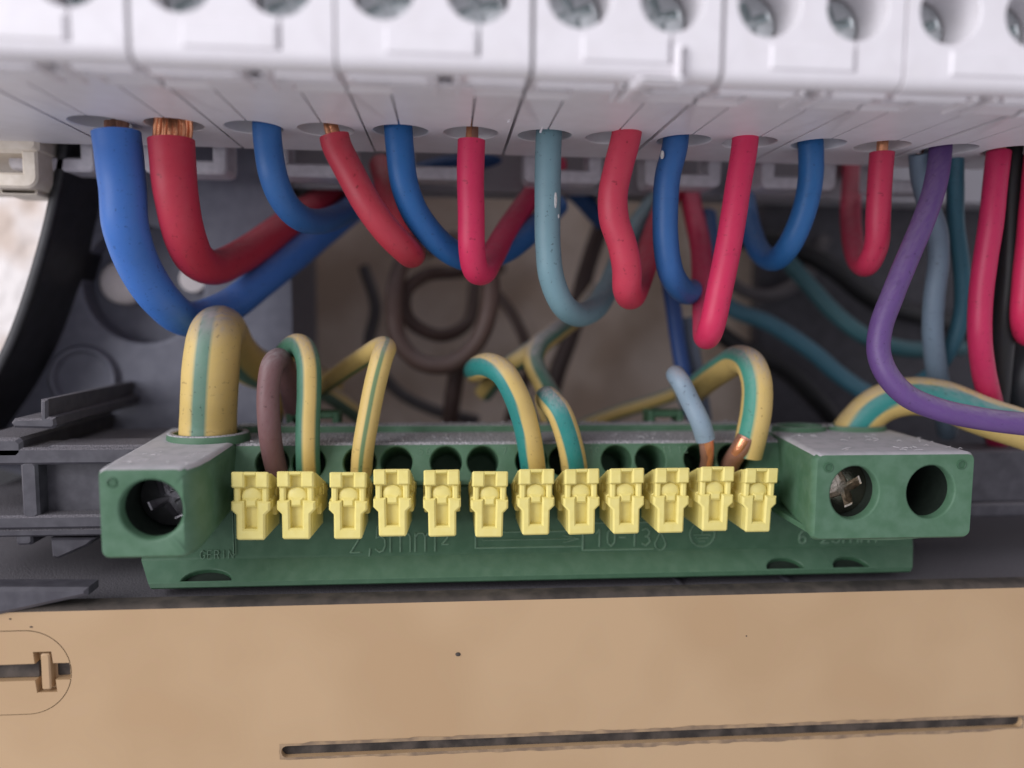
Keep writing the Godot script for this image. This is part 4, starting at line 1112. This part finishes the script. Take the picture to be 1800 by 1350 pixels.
	wire("brown_wire", "thin brown wire running across low behind the crossing earth wires", P([7.7, 75.8, 8.0, 12.4, 69.5, 10.0, 15.0, 61.1, 12.0, 11.9, 52.6, 12.0, 9.8, 45.1, 12.0]), 1.0, 1.0, {"c": Color(0.075, 0.045, 0.038), "dust": 0.2}, [], "")
	wire("grey_wire", "thin grey wire sagging behind the blue hook wire", P([50.3, 83.9, 8.0, 54.2, 76.2, 10.0, 60.6, 74.1, 11.0, 69.3, 78.6, 9.0, 73.9, 85.5, 6.0]), 1.2, 1.2, {"c": Color(0.11, 0.10, 0.105), "dust": 0.4}, [], "")
	wire("earth_wire", "dusty grey green and yellow wire rising behind the short striped one to the teal bend", P([19.1, 50.7, 36.0, 16.5, 56.4, 37.0, 14.4, 59.9, 37.0, 13.1, 63.0, 36.0, 14.0, 65.2, 34.0, 16.7, 67.1, 31.0, 22.1, 70.4, 24.0, 26.3, 74.6, 18.0]), 1.6, 1.6, {"c": Color(0.62, 0.45, 0.15), "stripe": Color(0.05, 0.15, 0.10), "phase": 30, "width": 45, "twist": 0, "dust": 1.0}, [], "")

# ---------------------------------------------------------------- nicks, shavings and fluff
func blob(at: Vector3, r: Vector3) -> void:
	var n := 10
	for i in 5:
		for k in n:
			var p: Array = []
			for e in [[i, k], [i, k + 1], [i + 1, k + 1], [i + 1, k]]:
				var la: float = -PI / 2 + PI * e[0] / 5.0
				var lo: float = TAU * (e[1] % n) / n
				var wob := 1.0 + 0.25 * fine.get_noise_3d(e[0] * 3.1 + at.x, (e[1] % n) * 2.7 + at.y, at.z) * cos(la)
				p.append(at + Vector3(r.x * cos(la) * cos(lo), r.y * sin(la), -r.z * cos(la) * sin(lo)) * wob)
			quad(p[0], p[1], p[2], p[3])

func nick(on: String, at: Vector3, r: Vector3, m: Material) -> void:
	var o := get_node(on) as Node3D
	org = o.position / MM
	begin()
	blob(at, r)
	commit("nick", m, o, 60.0)

func build_small_things() -> void:
	var pale := plastic(Color(0.42, 0.44, 0.43), Color(0.60, 0.60, 0.58), 5.0, 0.7, 0.0, 71)
	var pink := plastic(Color(0.62, 0.20, 0.24), Color(0.70, 0.30, 0.33), 5.0, 0.6, 0.0, 72)
	nick("teal_wire", Vector3(13.48, 84.53, 54.40), Vector3(0.28, 1.1, 0.2), pale)
	nick("teal_wire", Vector3(13.93, 82.62, 54.00), Vector3(0.2, 0.3, 0.2), pale)
	nick("blue_wire_003", Vector3(27.10, 90.49, 54.40), Vector3(0.26, 0.55, 0.22), pale)
	nick("red_wire_004", Vector3(36.24, 80.34, 57.60), Vector3(0.22, 0.38, 0.15), pink)
	# torn slivers of plastic round the wire entries
	var slivers := [
		[4, [Vector3(11.34, 93.68, 65.00), Vector3(12.12, 93.63, 67.00), Vector3(12.63, 93.27, 70.00)], 0.10], [4, [Vector3(10.18, 93.52, 62.00), Vector3(10.18, 93.94, 63.00), Vector3(10.70, 93.99, 64.00)], 0.09], [4, [Vector3(13.76, 93.14, 57.50), Vector3(13.73, 93.76, 59.00), Vector3(13.99, 93.96, 59.50)], 0.10], [4, [Vector3(11.26, 92.37, 56.50), Vector3(11.41, 92.80, 57.50), Vector3(11.89, 93.23, 58.00)], 0.12],
		[4, [Vector3(19.94, 92.92, 58.00), Vector3(20.10, 93.34, 58.50), Vector3(20.54, 93.49, 59.00)], 0.2],
		[5, [Vector3(29.77, 93.10, 59.00), Vector3(31.09, 94.08, 63.00), Vector3(31.04, 94.19, 68.00)], 0.08], [5, [Vector3(37.84, 93.43, 58.00), Vector3(37.92, 93.46, 59.00), Vector3(38.19, 93.75, 59.50)], 0.12], [5, [Vector3(43.41, 93.28, 57.00), Vector3(46.04, 94.14, 63.00), Vector3(47.18, 94.37, 67.00)], 0.07],
		[6, [Vector3(58.37, 93.00, 57.00), Vector3(59.29, 93.39, 59.00), Vector3(60.09, 93.58, 60.00)], 0.13], [6, [Vector3(47.52, 94.26, 67.00), Vector3(49.72, 94.37, 65.00), Vector3(54.41, 93.60, 62.00)], 0.06], [3, [Vector3(5.28, 92.86, 61.00), Vector3(5.28, 93.18, 62.00), Vector3(5.57, 93.43, 62.50)], 0.08], [3, [Vector3(7.01, 92.59, 60.00), Vector3(7.23, 92.73, 60.50)], 0.12],
	]
	for s in slivers:
		var b := get_node("circuit_breaker" if s[0] == 1 else "circuit_breaker_%03d" % s[0]) as Node3D
		org = b.position / MM
		begin()
		tube(s[1], s[2] * 1.3, s[2] * 0.5, 6, 4)
		commit("sliver", M.white, b, 60.0)
	# fluff caught on the block and on the wires
	var t := get_node("terminal_block") as Node3D
	org = t.position / MM
	var rng := RandomNumberGenerator.new()
	rng.seed = 44
	var fluff := plastic(Color(0.50, 0.49, 0.49), Color(0.62, 0.60, 0.60), 4.0, 0.95, 0.0, 73)
	begin()
	for k in 150:
		var x := rng.randf_range(-28.0, 46.0)
		var p := Vector3(x, 53.2, rng.randf_range(43.5, 50.2))
		if k > 95: p = Vector3(x, 54.45, rng.randf_range(40.3, 42.4))
		var q := p + Vector3(rng.randf_range(-0.5, 0.5), rng.randf_range(0.0, 0.12), rng.randf_range(-0.3, 0.3))
		tube([p, (p + q) * 0.5 + Vector3(0, 0.12, 0.05), q], 0.045, 0.03, 4, 2)
	for k in 70:
		var left := k % 2 == 0
		var p := Vector3(rng.randf_range(-38.6, -29.0) if left else rng.randf_range(45.5, 64.0), 52.95 if left else 53.85, rng.randf_range(50.0, 63.0))
		tube([p, p + Vector3(rng.randf_range(-0.5, 0.5), rng.randf_range(0.05, 0.2), rng.randf_range(-0.3, 0.3)), p + Vector3(rng.randf_range(-0.9, 0.9), 0.03, rng.randf_range(-0.5, 0.5))], 0.035, 0.025, 4, 2)
	var f := commit("fluff", fluff, t, 60.0)
	f.set_meta("kind", "stuff")
	# grit on the beige cover
	var cov := get_node("lower_cover") as Node3D
	org = cov.position / MM
	begin()
	var spots := [Vector3(1.26, 27.63, 59.00), Vector3(-51.79, 33.66, 59.00), Vector3(-49.46, 32.62, 59.00), Vector3(38.54, 28.90, 59.00)]
	for k in spots.size():
		blob(Vector3(spots[k].x, spots[k].y, 59.0), Vector3(0.34, 0.26, 0.2) if k == 0 else Vector3(0.1 + 0.05 * (k % 3), 0.1, 0.08))
	commit("grit", M.tan_dirt_shade, cov, 60.0).set_meta("kind", "stuff")

func _ready() -> void:
	set_stage()
	set_materials()
	build_place()
	build_breakers()
	build_block()
	build_wires()
	build_small_things()
